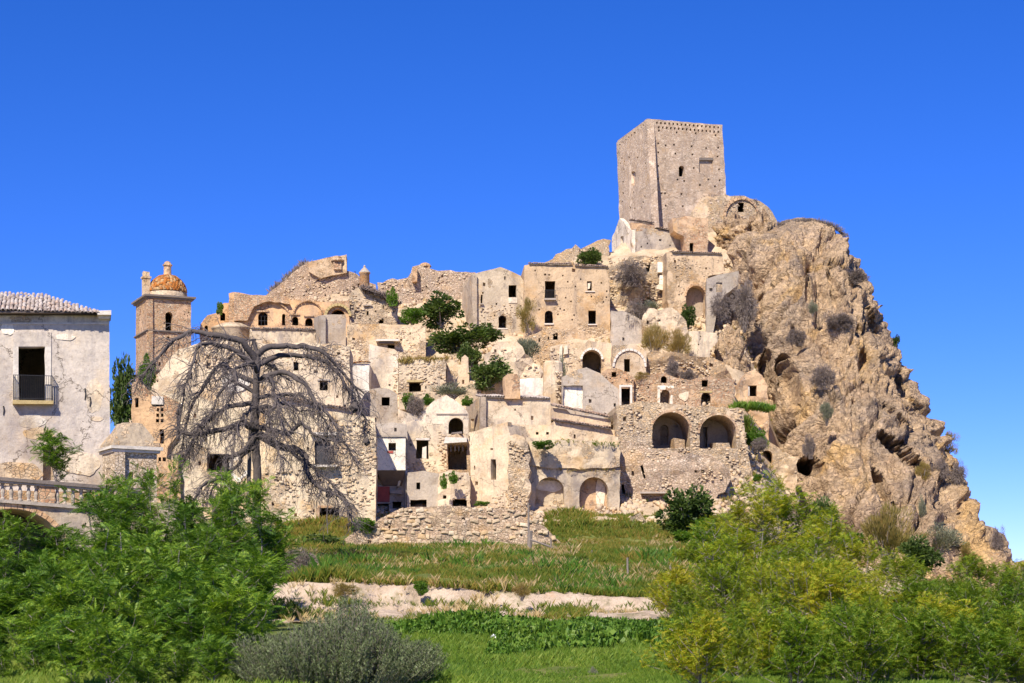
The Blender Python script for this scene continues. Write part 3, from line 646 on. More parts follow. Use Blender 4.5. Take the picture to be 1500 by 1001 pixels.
# building at the foot of the keep
t, P = bld('castle_outbuilding', 'long plastered ruin with a white gable at the foot of the keep', 960, 372, 229, 12, 'ruin')
wall(t, P, [(925, 338), (938, 334), (965, 336), (985, 339), (1002, 342), (1004, 392), (925, 392)], putlogs(3, 930, 355, 995, 368), 4, M['grey'], g=.5)
S = P.side(P.uz(925, 340)[0]); S.p0 = (S.p0[0] - .06, S.p0[1])
wall(t, S, [(925, 338), (908, 320), (897, 348), (896, 392), (925, 392)], [('a', 909, 346, 914, 361, .6)], .5, M['white'], 'gable_wall')
wall(t, P, [(925, 325), (958, 328), (960, 337), (925, 339)], [], .8, M['ochre'], 'upper_wall', rag=.1)
tiles(t, P, (924, 322), (958, 326), M['tile_dark'], back=.9, rise=.15)
tiles(t, P, (962, 333), (984, 338), M['tile_dark'], back=.9, rise=.1)
t, P = bld('castle_ruin', 'brick ruin with a small doorway below the vaulted castle room', 1018, 372, 227, 5, 'ruin')
wall(t, P, [(985, 321), (1003, 316), (1036, 320), (1036, 392), (1003, 392), (1002, 345), (986, 338)], [('r', 1010, 356, 1016, 369)], 3, M['brick'], rag=.12)
t, P = bld('vaulted_ruin', 'barrel vaulted castle ruin with a brick arch and small dark window', 1075, 330, 234, 4, 'ruin')
wall(t, P, [(1010, 316), (1030, 288), (1062, 286), (1090, 288), (1113, 294), (1126, 304), (1138, 325), (1140, 360), (1008, 360)], [('r', 1081, 297, 1090, 311)], 7, M['rubble'], rag=.12)
def arch_ring(t, P, cx, cy, r, wpx, d0, d1, mat, name='arch_ring', a0=0, a1=180, ry=None, n=13):
    """ring of voussoirs round an arch, standing proud of the wall"""
    b = MB(); ry = ry or r
    an = np.linspace(R(a0), R(a1), n)
    for a, c in zip(an[:-1], an[1:]):
        m = .06 * (c - a); q = [P.uz(cx - rr * math.cos(x), cy - rr * math.sin(x) * ry / r) for rr in (r, r + wpx) for x in (a + m, c - m)]
        lo = [P.w(*q[0], d0), P.w(*q[1], d0), P.w(*q[1], d1), P.w(*q[0], d1)]; hi = [P.w(*q[2], d0), P.w(*q[3], d0), P.w(*q[3], d1), P.w(*q[2], d1)]
        b.hexa(lo + hi)
    return b.build(name, mat, t)
arch_ring(t, P, 1086, 318, 23, 3.5, -.25, .2, M['ochre'], ry=25)
rubble(t, P, [(1012, 316), (1030, 289), (1112, 295), (1134, 330), (1010, 350)], 260, mat=M['stones_pink'])

# skyline behind the houses
t, P = bld('ruined_wall', 'low broken stone wall on the skyline left of the keep', 850, 385, 228, 0, 'wall')
wall(t, P, [(790, 392), (815, 374), (838, 364), (843, 358), (850, 363), (868, 358), (884, 350), (893, 352), (896, 400), (790, 402)], [], 1.6, M['rubble'], rag=.2)
rubble(t, P, [(795, 392), (838, 366), (893, 354), (895, 395)], 160)
t, P = bld('ruined_wall', 'long broken stone wall with a chimney stub behind the dark green tree', 630, 450, 216, 4, 'wall')
wall(t, P, [(553, 415), (575, 409), (598, 407), (604, 391), (615, 389), (632, 395), (660, 397), (698, 399), (698, 480), (553, 480)], putlogs(12, 560, 412, 690, 440), 1.4, M['masonry'], rag=.12, disp=.08)
rubble(t, P, [(555, 415), (600, 408), (632, 396), (696, 400), (696, 470), (555, 470)], 500)
pbox(t, P, 604, 394, 611, 415, -.9, .1, 'buttress', M['brick'])
b = MB(); w = P.w(*P.uz(623, 397), .7); b.box((w[0], w[1], w[2] - .6), (1.15, 1.0, 1.15), P.a, .05); b.lathe((w[0], w[1], w[2] + .55), [(.7, 0), (.72, .1), (.5, .38), (.2, .5)], 9); b.build('chimney', M['brick'], t)
# citadel mass over the church
t, P = bld('ruined_palace', 'big ruined stone palace gable with sloping overgrown roof line above the church', 480, 470, 217, 6, 'ruin')
wall(t, P, [(383, 436), (396, 428), (412, 415), (430, 400), (450, 384), (470, 379), (507, 373), (509, 396), (524, 401), (534, 412), (550, 417), (552, 490), (383, 490)], [('r', 519, 398, 521, 400)] + putlogs(22, 425, 405, 540, 435), 6, M['masonry'], rag=.1, disp=.09)
rubble(t, P, [(420, 412), (455, 395), (545, 418), (548, 470), (400, 470)], 800, (.25, .55))
wall(t, PL(470, 216.4, 6), [(452, 384), (507, 373.5), (508, 400), (485, 404), (470, 408), (452, 398)], [], .6, M['pink'], 'gable_wall', rag=.03)
b = MB(); w = P.w(*P.uz(494, 390), -.4); b.box((w[0], w[1], w[2] - .5), (.9, .8, 1.0), P.a, .03); b.lathe((w[0], w[1], w[2] + .45), [(.78, 0), (.8, .12), (.55, .3), (.5, .5), (.2, .62)], 10); b.build('chimney', M['brick'], t)
tur = thing('roof_turret', 'small round brick turret with conical cap left of the long skyline wall', 'turret', at(534, 420, 211))
b = MB(); w = at(534, 420, 211); b.lathe(w, [(.56, -.5), (.55, 1.35), (.64, 1.42), (.64, 1.52)], 12); b.build('shaft', M['ochre'], tur, True)
b = MB(); b.lathe((w[0], w[1], w[2] + 1.52), [(.66, 0), (.30, .42), (.12, .6), (.15, .68), (.05, .85)], 12); b.build('cap', M['oldstone'], tur)

# bell tower
t, P = bld('bell_tower', 'brick church bell tower with orange tiled dome and lantern', 245, 560, 200, 24, 'bell tower')
W2 = M['belfry']
wall(t, P, [(217, 437), (280, 438), (280, 600), (217, 600)], [('a', 242, 457, 253, 487.5, .8), ('h', 240, 472, 242, 475)] + putlogs(8, 220, 445, 276, 480, 1.6, [('r', 240, 455, 255, 490)]), 5.6, W2, g=.6, disp=.03, rag=.02)
S = P.side(P.uz(217, 437)[0]); S.p0 = (S.p0[0] - .05, S.p0[1])
wall(t, S, [(217, 437), (217, 600), (198, 600), (200, 437)], [('R', 205.5, 507, 209.5, 520, .4, M['white'])] + putlogs(4, 202, 455, 214, 475, 1.6), .5, W2, 'side_wall', g=.6, disp=.03, rag=.02)
u0 = P.uz(217, 437)[0]; u1 = P.uz(280, 437)[0]; wd = u1 - u0
quoins(t, P, (217, 441), (217, 600), .4, M['belfry'], .5)
for (py, pr, hh, nm) in ((439, .42, .38, 'cornice'), (488, .22, .22, 'string_course'), (546, .25, .25, 'string_course')):
    z = P.uz(248, py)[1]; b = MB()
    for o_, k in ((pr * .55, 0), (pr, 1)):
        c = P.w((u0 + u1) / 2, 0, 2.8); b.box((c[0], c[1], z + k * hh * .5), (wd + 2 * o_, 5.6 + 2 * o_, hh * .5), P.a, .012)
    b.build(nm, M['darktrim'], t)
zt_ = P.uz(248, 437)[1] + .35; c = P.w((u0 + u1) / 2 + .35, 0, 2.4)
b = MB(); rd = 2.02; b.lathe((c[0], c[1], zt_), [(rd + .05, -.2), (rd + .05, .5), (rd, .55)], 28); b.build('drum', M['pink'], t, True)
dm = MB(); prof = [(rd * math.cos(a), .45 + 2.05 * math.sin(a)) for a in np.linspace(0, R(82), 10)]; dm.lathe((c[0], c[1], zt_), prof, 28); dome = dm.build('dome', M['dome'], t, True)
pos, dr, up = [], [], []
for j, a in enumerate(np.linspace(R(8), R(76), 13)):
    n = int(34 * math.cos(a)) + 4
    for i in range(n):
        th = 2 * math.pi * (i + .5 * (j % 2)) / n; nrm = np.array((math.cos(a) * math.cos(th), math.cos(a) * math.sin(th), math.sin(a)))
        if random.random() < .12: continue
        pos.append(np.array((c[0], c[1], zt_ + .45)) + nrm * (rd + .04)); up.append(nrm); dr.append(np.array((-math.sin(a) * math.cos(th), -math.sin(a) * math.sin(th), math.cos(a))))
Rm = frames(np.array(dr), np.array(up) + rng.normal(0, .1, (len(up), 3)))
v, f = inst(CUBE, CUBEF, Rm, np.array([(.3, .34, .07)] * len(pos)), np.array(pos)); o = mk('dome_tiles', v, f, M['dome'], dome); o['kind'] = 'stuff'
b = MB(); b.lathe((c[0], c[1], zt_ + 2.45), [(.42, -.2), (.40, .95), (.52, 1.0), (.52, 1.12), (.4, 1.2), (.3, 1.4), (.1, 1.5)], 12); b.build('lantern', M['ochre'], t)
w = P.w(u0 + .3, 0, 2.2); b = MB(); b.box((w[0], w[1], zt_ - .1), (.75, .7, 2.0), P.a, .02); b.box((w[0], w[1], zt_ + 1.9), (.92, .9, .2), P.a, .02); b.box((w[0], w[1], zt_ + 2.1), (.7, .65, .5), P.a, .06); b.build('pinnacle', M['pink'], t)

# church
t, P = bld('church', 'ochre brick church ruin with blind arch and arched windows behind the dead tree', 400, 480, 206, 3, 'church')
ho = [('a', 378, 457, 392, 477, .5), ('a', 413, 460, 418, 477, .4), ('a', 428, 464, 437, 477, .5), ('a', 447, 466, 458, 478, .5, ), ('a', 485, 453, 505, 463, 1.0)]
wall(t, P, [(335, 430), (341, 428), (366, 432), (396, 434), (420, 434), (426, 440), (470, 442), (512, 440), (512, 500), (335, 500)], ho, 6, M['ochre'], rag=.06)
arch_ring(t, P, 395, 470, 30, 2.5, -.3, .1, M['brick'], ry=27)
arch_ring(t, P, 451, 462, 20, 2, -.25, .1, M['brick'], ry=20)
arch_ring(t, P, 495, 464, 16, 4, -.4, .1, M['ochrestone'], ry=15)
wall(t, PL(365, 205.3, 3), [(343, 430), (395, 433), (420, 436), (425, 446), (395, 441), (372, 449), (362, 470), (343, 470)], [], .7, M['brick'], 'parapet', rag=.08)
pbox(t, P, 376, 455, 394, 457.2, -.15, .1, 'lintel', M['brick'])
b = MB()
for x in (382.5, 387.5): q = P.uz(x, 467); b.box((*P.w(q[0], 0, .25)[:2], P.uz(x, 477)[1]), (.05, .05, 1.35), P.a)
for y in (463, 470): q = P.uz(385, y); b.box((*P.w(q[0], 0, .25)[:2], q[1]), (1.0, .05, .05), P.a)
b.build('window_bars', M['iron'], t)
for x0, x1, y in ((426, 439, 462), (445, 460, 464)): pbox(t, P, x0, y - 1.3, x1, y, -.2, .1, 'lintel', M['brick'])
tiles(t, PL(415, 203, 3), (368, 481), (462, 483), M['tile'], back=3, rise=.25)
wall(t, PL(415, 203, 3), [(366, 483), (462, 485), (462, 520), (366, 520)], [], 3, M['cream'], 'lower_wall')
t, P = bld('apse', 'round pale stone apse with a low arched window left of the church', 340, 490, 204, 0, 'church')
b = MB(); w = at(340, 500, 206); b.lathe(w, [(2.1, -2), (2.1, 1.2), (2.25, 1.3), (2.2, 1.4), (1.2, 1.85), (.3, 2.0)], 28); b.build('wall', M['cream'], t, True)
t, P = bld('church_ruin', 'small ruined chapel wall with slit arches beside the bell tower', 318, 480, 208, 5, 'ruin')
wall(t, P, [(293, 474), (304, 462), (316, 459), (322, 448), (328, 444), (340, 444), (340, 510), (293, 510)], [('a', 322.5, 458, 330, 470, .6), ('a', 299.5, 477, 304.5, 487, .6)], 3, M['ochre'], rag=.1)
# domed block right of the church
t, P = bld('ruined_chapel', 'stone chapel block with broken tiled top and a niche below the round turret', 548, 475, 207, 8, 'ruin')
wall(t, P, [(511, 437), (516, 426), (527, 421), (545, 424), (565, 434), (583, 444), (583, 490), (511, 490)], [('A', 519, 454, 525, 468, .4, M['cream']), ('r', 537, 456, 540, 462), ('r', 555, 468, 562, 474)] + putlogs(5, 530, 440, 578, 470), 5, M['rubble_mix'], rag=.1, disp=.1)
pbox(t, P, 532, 447, 545, 448.5, -.25, .1, 'ledge', M['trim'])
rubble(t, P, [(513, 430), (583, 446), (582, 485), (513, 485)], 220)
tiles(t, PL(550, 206.4, 8), (530, 422), (560, 431), back=1.5, rise=.3)
t, P = bld('plain_house', 'windowless grey box house with flat parapet below the church', 484, 500, 200, 14, 'house')
wall(t, P, [(470, 462), (507, 461), (507, 520), (470, 520)], [], 5, M['grey'], rag=.05)
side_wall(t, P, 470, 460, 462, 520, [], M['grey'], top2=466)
t, P = bld('long_wall_house', 'wide pale rubble wall with a jutting slab roof below the chapel', 565, 520, 199, 2, 'wall')
wall(t, P, [(508, 476), (560, 475), (623, 477), (624, 560), (508, 560)], [('r', 568, 505, 578, 511, .8)], 3, M['facade'], rag=.04)
pbox(t, P, 551, 499, 585, 501.5, -1.0, .2, 'slab', M['lightstone']); pbox(t, P, 555, 503, 577, 504.5, -.8, .2, 'slab', M['darktrim'])
rubble(t, P, [(580, 480), (622, 480), (622, 525), (580, 525)], 200)
rubble(t, P, [(510, 500), (540, 495), (540, 540), (510, 540)], 120)
t, P = bld('plaster_house', 'tall blank cream plaster wall with crumbling stone right edge', 560, 560, 190, 2, 'house')
wall(t, P, [(540, 504), (578, 512), (583, 516), (584, 600), (540, 600)], [], 6, M['pale'], rag=.03)
rubble(t, P, [(576, 514), (584, 517), (584, 585), (576, 585)], 90)
t, P = bld('lime_house', 'narrow whitewashed house end with red tiles above dead tree branches', 528, 570, 187, 0, 'house')
wall(t, P, [(516, 533), (541, 533), (541, 600), (512, 600), (512, 545)], [], 5, M['white'])
tiles(t, P, (514, 532), (541, 531), M['dome'], back=2, rise=.3)

# houses F and G under the skyline
t, P = bld('gabled_house', 'cream gabled house with pitched front and black windows beside the dark green tree', 730, 480, 207, 10, 'house')
ho = [('r', 745, 418, 757, 436), ('a', 730, 462, 742, 481), ('r', 714, 473, 720, 480), ('r', 704.5, 432, 707, 445), ('h', 706, 428, 708.5, 430.5), ('h', 726, 444, 728.5, 447)]
wall(t, P, [(692, 402), (712, 397), (733, 391), (752, 399), (762, 404), (767, 412), (769, 515), (692, 515)], ho, 7, M['cream'], rag=.03)
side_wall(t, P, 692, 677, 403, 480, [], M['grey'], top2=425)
pbox(t, P, 745, 436, 757.5, 444, -.03, .2, 'sill', M['white']); pbox(t, P, 703, 445, 708, 446.5, -.2, .1, 'sill', M['trim'])
pbox(t, P, 729, 481, 743.5, 482.6, -.12, .1, 'sill', M['lightstone'])
rubble(t, P, [(692, 448), (768, 446), (768, 500), (692, 500)], 300, (.15, .35), holes=ho)
t, P = bld('tall_house', 'wide ochre house with balcony door and tile eave under the keep', 830, 490, 206, 3, 'house')
ho = [('r', 798, 412, 813, 438), ('r', 860, 412, 867, 426), ('a', 798, 455, 810, 475), ('r', 862, 455, 873, 475), ('h', 797, 401, 800, 404), ('h', 803, 402, 806, 404)] + putlogs(22, 772, 395, 888, 486, 2.2, [('r', 795, 398, 816, 445), ('r', 856, 408, 871, 430), ('r', 795, 452, 813, 478), ('r', 858, 450, 876, 478)])
wall(t, P, [(768, 389), (776, 388), (838, 388), (892, 391), (895, 520), (868, 525), (768, 525)], ho, 8, M['pink'], rag=.04)
tiles(t, P, (775, 387), (838, 387), back=2.2, rise=.5); tiles(t, P, (842, 389), (891, 391), back=2.2, rise=.5)
bal = pbox(t, P, 797, 438, 814, 440.5, -.5, .2, 'balcony_slab', M['trim'])
b = MB()
for i in range(9): q = P.uz(798 + i * 1.9, 438); w = P.w(q[0], q[1], -.42); b.box(w, (.035, .035, .85), P.a)
q = P.uz(805.5, 438); w = P.w(q[0], q[1] + .85, -.42); b.box(w, (1.2, .05, .05), P.a); b.build('railing', M['iron'], t)
pbox(t, P, 861, 414, 864.5, 423, .2, .26, 'broken_shutter', M['white'], .08)
for a in ((797, 474, 811, 476), (861, 475, 874, 476.5), (857, 427, 871, 428)): pbox(t, P, *a, -.15, .1, 'sill', M['lightstone'])
rubble(t, P, [(770, 480), (893, 480), (893, 520), (770, 520)], 330, holes=ho)
t, P = bld('low_gable_house', 'low broken gable with a single small dark window below the tall house', 800, 520, 198, 0, 'ruin')
wall(t, P, [(768, 496), (785, 488), (805, 481), (820, 482), (838, 492), (842, 505), (842, 560), (768, 560)], [('r', 810, 488, 817, 498)], 5, M['pink'], rag=.1)
rubble(t, P, [(770, 498), (805, 484), (840, 500), (840, 550), (770, 550)], 200)
t, P = bld('arch_ruin', 'ruined room with a pale open arch below the tall house', 868, 545, 194, 0, 'ruin')
ho = [('a', 853, 513, 881, 548, 1.4)]
wall(t, P, [(806, 508), (832, 504), (845, 512), (862, 500), (895, 503), (899, 512), (899, 575), (806, 575)], ho, 5, M['cream'], rag=.12)
arch_ring(t, P, 867, 527, 14, 3, -.2, .3, M['white'], ry=14)
for a in ((819, 507, 824, 529), (826, 508, 832, 519)): pbox(t, P, *a, -.3, .1, 'plaster_pier', M['pale'], .08)
rubble(t, P, [(808, 510), (850, 510), (850, 560), (808, 560)], 130)
t, P = bld('arched_plaster_house', 'pinkish plaster front with a narrow black doorway under a faint arch', 922, 545, 192, 2, 'house')
wall(t, P, [(898, 506), (930, 504), (947, 516), (947, 570), (896, 570)], [('r', 914, 526, 923, 545)], 4, M['pink'], rag=.1)
arch_ring(t, P, 922, 538, 22, 3, -.15, .2, M['lightstone'], ry=24)

# ruins I under the keep
t, P = bld('collapsed_house', 'collapsed rubble house with torn white plaster below the keep', 935, 440, 214, 0, 'ruin')
wall(t, P, [(893, 392), (915, 382), (930, 374), (976, 372), (978, 470), (893, 470)], [('p', [(945, 388), (953, 385), (951, 398), (946, 402)], 0, 0, 0, .8), ('p', [(940, 441), (950, 436), (960, 437), (955, 445), (944, 447)], 0, 0, 0, 1.2)], 5, M['rubble'], rag=.2, disp=.25)
rubble(t, P, [(894, 394), (930, 376), (975, 374), (976, 460), (894, 460)], 700, (.25, .6), proud=.2)
for a in ((963, 386, 975, 400), (966, 403, 977, 417), (961, 418, 972, 425)): pbox(t, PL(968, 213.4, 8), *a, -.25, .3, 'plaster_patch', M['white'], .12)
t, P = bld('arched_house', 'pink stone house with a tall infilled arch and tile eave beneath the keep', 1015, 460, 211, 6, 'house')
ho = [('A', 1005, 419, 1033, 478, 1.3, M['grey']), ('h', 989, 391, 991, 393.5), ('h', 1010, 392, 1012, 394.5), ('h', 1033, 392, 1035.5, 395), ('h', 990, 405, 992.5, 407), ('h', 993, 419, 995.5, 421), ('h', 994, 431, 996, 433)]
wall(t, P, [(976, 370), (985, 369), (1058, 372), (1061, 400), (1037, 405), (1036, 500), (984, 500), (978, 440)], ho, 7, M['pink'], rag=.05)
tiles(t, P, (984, 369), (1057, 372), back=2, rise=.3)
arch_ring(t, P, 1019, 434, 14, 2.5, -.15, .2, M['ochre'], ry=15)
rubble(t, P, [(978, 373), (1058, 375), (1036, 420), (1035, 480), (985, 480)], 320, (.15, .35), holes=ho)
t, P = bld('grey_flank_house', 'smooth grey plaster wall sloping down beside the infilled arch', 1058, 450, 207, -4, 'house')
wall(t, P, [(1035, 408), (1060, 401), (1082, 397), (1081, 418), (1062, 432), (1052, 450), (1044, 490), (1034, 490)], [('R', 1049, 414, 1058, 428, .15, M['rubble'])], 4, M['grey'], rag=.04)
t, P = bld('grey_wall', 'short grey plaster wall with a broken top right of the tall house', 918, 490, 205, 0, 'wall')
wall(t, P, [(895, 456), (912, 455), (925, 462), (940, 470), (944, 520), (895, 520)], [], 3, M['grey'], rag=.1)
t, P = bld('stepped_ruin', 'broken rubble terrace wall between the olive shrubs and infilled arch', 975, 500, 204, 0, 'ruin')
wall(t, P, [(942, 462), (950, 452), (965, 455), (984, 450), (1005, 470), (1012, 505), (1010, 530), (942, 530)], [('h', 947, 470, 950, 475)], 4, M['rubble_mix'], rag=.15, disp=.2)
rubble(t, P, [(944, 464), (984, 454), (1008, 500), (1008, 525), (944, 525)], 260, proud=.15)
t, P = bld('plaster_pier', 'tall free-standing cream plaster pier wall above the row of doors', 1030, 555, 196, 4, 'wall')
wall(t, P, [(1009, 486), (1030, 485), (1050, 488), (1051, 500), (1041, 512), (1038, 575), (1012, 575)], [('h', 1025, 492, 1027, 494), ('h', 1022, 504, 1024, 506)], 3, M['cream'], rag=.05)
t, P = bld('rubble_terrace', 'tumbled rubble terrace below the olive-brown shrubs', 980, 560, 193, 0, 'wall')
wall(t, P, [(940, 520), (960, 515), (1012, 520), (1060, 530), (1075, 560), (1075, 590), (940, 590)], [], 4, M['rubble'], rag=.2, disp=.3)
rubble(t, P, [(942, 523), (1060, 532), (1074, 580), (942, 580)], 420, proud=.2)

# row J with doors above the two great arches
t, P = bld('small_gable_house', 'little brick gable with one door and an attic hole beside the grey gable', 903, 595, 186, 3, 'house')
ho = [('r', 896, 545, 903, 552.5), ('r', 910, 569, 923, 595), ('h', 878, 568, 881, 573)]
wall(t, P, [(874, 552), (889, 541), (903, 538.5), (918, 545), (928, 553), (929, 610), (874, 610)], ho, 5, M['brick'], rag=.05)
pbox(t, P, 907, 566.5, 910, 594, -.05, .1, 'door_jamb', M['lightstone']); pbox(t, P, 923, 567, 926, 594, -.05, .1, 'door_jamb', M['lightstone']); pbox(t, P, 907, 564, 926, 567, -.06, .1, 'lintel', M['lightstone'])
rubble(t, P, [(875, 554), (903, 541), (927, 556), (927, 600), (875, 600)], 130, (.15, .3), holes=ho)
t, P = bld('row_house', 'long rubble house front with a whitewashed door frame above the two great arches', 1000, 595, 187, 3, 'house')
ho = [('a', 968, 551, 977, 561.5), ('A', 967, 571, 981, 596, 1.2, M['rubble']), ('r', 1028, 557, 1037, 567), ('a', 1027, 575, 1041, 597), ('h', 948, 566, 951, 569), ('h', 1000, 560, 1003, 562)]
wall(t, P, [(927, 556), (945, 551), (965, 547), (990, 552), (1010, 556), (1040, 552), (1076, 556), (1078, 615), (927, 615)], ho, 5, M['brick'], rag=.12, disp=.1)
for a in ((963, 568, 967, 592), (981, 568, 985.5, 592), (963, 565, 987, 571)): pbox(t, P, *a, -.06, .25, 'door_frame', M['white'], .03)
patch_on(t, P, 1001, 578, 8, 10, M['pale'], 'plaster_patch', 14, -.05, 3.3); pbox(t, P, 1025, 573, 1043, 575.5, -.1, .1, 'lintel', M['ochrestone'])
rubble(t, P, [(929, 558), (1075, 558), (1075, 598), (929, 598)], 480, (.2, .4), holes=ho + [('r', 992, 566, 1012, 592)], proud=.08)
t, P = bld('arched_terrace', 'rubble terrace wall with two great vaulted arches in the middle of town', 1000, 700, 170, 4, 'terrace')
ho = [('a', 955, 604, 1011, 657, 4.5), ('a', 1025, 608, 1079, 657, 4.5), ('h', 912, 611, 917, 617), ('h', 966, 675, 972, 682)]
wall(t, P, [(903, 594), (940, 588), (1000, 594), (1060, 597), (1090, 599), (1091, 640), (1100, 690), (1103, 735), (1060, 745), (903, 745)], ho, 9, M['rubble'], rag=.1, disp=.15)
wall(t, PL(980, 174.2, 4), [(950, 600), (1085, 600), (1085, 670), (950, 670)], [('a', 967, 622, 979, 652, .6), ('r', 1030, 626, 1036, 656, .6)], .8, M['grey'], 'inner_wall')
for cx, cy, r_ in ((983, 632, 28), (1052, 635, 27)): arch_ring(t, P, cx, cy, r_, 3, -.08, .3, M['brick'], n=19)
rubble(t, P, [(905, 596), (1000, 596), (1089, 601), (1098, 690), (1060, 720), (906, 740)], 1500, (.2, .5), holes=ho, proud=.12)
pbox(t, P, 988, 641, 1006, 660, .5, 3, 'rubble_heap', M['rubble'], .2); pbox(t, P, 1048, 645, 1072, 660, .5, 3, 'rubble_heap', M['rubble'], .2)
t, P = bld('sloping_ruin', 'broken rubble wall with torn openings below the terrace arches', 950, 750, 162, -6, 'ruin')
ho = [('p', [(938, 683), (942, 681), (946, 700), (943, 702)], 0, 0, 0, .8), ('p', [(910, 710), (914, 709), (916, 727), (911, 722)], 0, 0, 0, .8), ('r', 927, 735, 932, 744), ('h', 925, 690, 929, 697)]
wall(t, P, [(905, 650), (915, 645), (945, 650), (970, 660), (1000, 665), (1040, 668), (1068, 690), (1068, 712), (1030, 745), (1000, 770), (905, 775)], ho, 5, M['masonry'], rag=.2, disp=.2)
rubble(t, P, [(907, 655), (970, 663), (1066, 692), (1000, 765), (907, 770)], 900, (.2, .5), holes=ho, proud=.15)
pbox(t, PL(960, 161.4, -6), 938, 721, 975, 723.5, -.5, .5, 'ledge', M['trim'])
# ochre cave house high on the rock
t, P = bld('cave_house', 'ochre cave dwelling with dark doorway under the overhanging rock', 1103, 580, min(190, on_crag(1103, 575, 190) - 1.0), 0, 'house')
wall(t, P, [(1080, 580), (1085, 560), (1093, 546), (1105, 542), (1118, 550), (1124, 566), (1126, 655), (1078, 655)], [('r', 1095.5, 565, 1108.5, 581)], 4, M['ochre'], rag=.12, disp=.2)
pbox(t, P, 1095.5, 566, 1098, 580, .05, .15, 'door_jamb', M['lightstone'])
t, P = bld('cave_door_wall', 'small rubble wall with a round-topped black doorway at the foot of crag', 1123, 692, min(182, on_crag(1140, 685, 175) - 1.0), 0, 'wall')
ho = [('a', 1115, 660, 1131, 690, .9)]
wall(t, P, [(1094, 652), (1108, 646), (1128, 650), (1150, 662), (1168, 672), (1168, 740), (1094, 740)], ho, 3, M['rubble_mix'], rag=.15, disp=.15)
arch_ring(t, P, 1123, 668, 8.5, 2, -.06, .2, M['lightstone'])
rubble(t, P, [(1096, 654), (1166, 674), (1166, 700), (1096, 700)], 170, holes=ho, proud=.1)

# middle of the town
t, P = bld('rubble_house', 'brown rubble house with one low dark opening above the sage shrub', 620, 580, 184, 0, 'ruin')
ho = [('r', 599, 560, 617, 574, .8), ('h', 588, 556, 591, 559), ('h', 622, 554, 625, 557), ('h', 645, 553, 648, 556)]
wall(t, P, [(584, 531), (600, 527), (653, 526), (655, 600), (584, 600)], ho, 5, M['facade'], rag=.06)
pbox(t, P, 596, 557, 620, 560, -.1, .2, 'lintel', M['ochrestone'])
rubble(t, P, [(585, 532), (653, 529), (653, 585), (585, 585)], 260, holes=ho)
t, P = bld('plain_ruin', 'blank pale ruin wall with a round-topped stub beside the fig tree', 670, 565, 186, 0, 'ruin')
wall(t, P, [(655, 526), (663, 527), (668, 535), (675, 534), (676, 524), (681, 520), (686, 524), (687, 560), (705, 566), (705, 600), (655, 600)], [], 3, M['cream'], rag=.05)
t, P = bld('tumbled_wall', 'cracked reddish rubble remains among shrubs in the middle of town', 740, 570, 188, 0, 'ruin')
wall(t, P, [(700, 545), (720, 505), (738, 498), (760, 500), (768, 520), (795, 535), (797, 600), (700, 600)], [], 4, M['pink'], rag=.3, disp=.3)
rubble(t, P, [(705, 545), (725, 508), (766, 520), (795, 540), (795, 590), (705, 590)], 240, proud=.2)
t, P = bld('round_pier', 'weathered round-edged pier standing left of the grey gable', 811, 595, 181, 0, 'wall')
b = MB(); w = at(810, 610, 181); b.lathe(w, [(.98, -1), (.95, 4.2), (.9, 5.0), (.75, 5.2)], 14); b.build('shaft', M['cream'], t)
rubble(t, PL(815, 180, 0), [(812, 545), (823, 545), (823, 595), (816, 595)], 60, proud=.1)
t, P = bld('ruined_room', 'roofless room wall with bright white plaster behind the brick chimney', 780, 582, 181, 0, 'ruin')
wall(t, P, [(761, 556), (775, 553), (799, 555), (802, 600), (761, 600)], [], .8, M['white'], rag=.12)
t, P = bld('grey_gable_house', 'large grey gable wall with a bright white patch in the middle of town', 865, 610, 179, 4, 'house')
wall(t, P, [(824, 552), (842, 543), (859, 538), (879, 547), (898, 564), (906, 570), (907, 630), (808, 630), (808, 600), (824, 596)], [('R', 825, 565, 854, 598, .35, M['white']), ('r', 899, 591, 902, 596)], 6, M['grey'], rag=.03)
t, P = bld('tiled_house', 'low cream house with two tiled eaves right of the round-cornered house', 850, 640, 172, 6, 'house')
wall(t, P, [(808, 597), (830, 600), (836, 606), (894, 615), (895, 625), (808, 615)], [], 3, M['cream'], 'upper_wall', rag=.03)
P2 = PL(850, 170.5, 6)
wall(t, P2, [(811, 617), (894, 629), (906, 632), (908, 660), (811, 660)], [('h', 895, 618, 898, 621)], 4, M['cream'], rag=.03)
tiles(t, P, (808, 594), (894, 612), M['tile_dark'], back=3.2, rise=.6, ov=.45); tiles(t, P2, (811, 615), (894, 628), M['tile_dark'], back=1.6, rise=.3, ov=.5)
wall(t, PL(918, 172, 6), [(906, 622), (930, 620), (934, 640), (925, 645), (906, 655)], [], 3, M['grey'], 'garden_wall', rag=.06)
t, P = bld('chimney_house', 'square cream house with tile eave and tall brick chimney', 755, 620, 172, 10, 'house')
wall(t, P, [(704, 582), (806, 585), (808, 640), (704, 640)], [], 8, M['cream'], rag=.02)
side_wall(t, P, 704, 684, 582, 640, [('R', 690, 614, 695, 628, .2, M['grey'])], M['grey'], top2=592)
tiles(t, P, (704, 581), (744, 582), M['tile'], back=3, rise=.5); tiles(t, P, (763, 583), (806, 584), M['tile'], back=3, rise=.5)
wall(t, PL(751, 171.4, 10), [(740, 551), (744, 548), (757, 548), (761, 552), (762, 584), (740, 584)], [], 1.2, M['ochre'], 'chimney', g=.4)
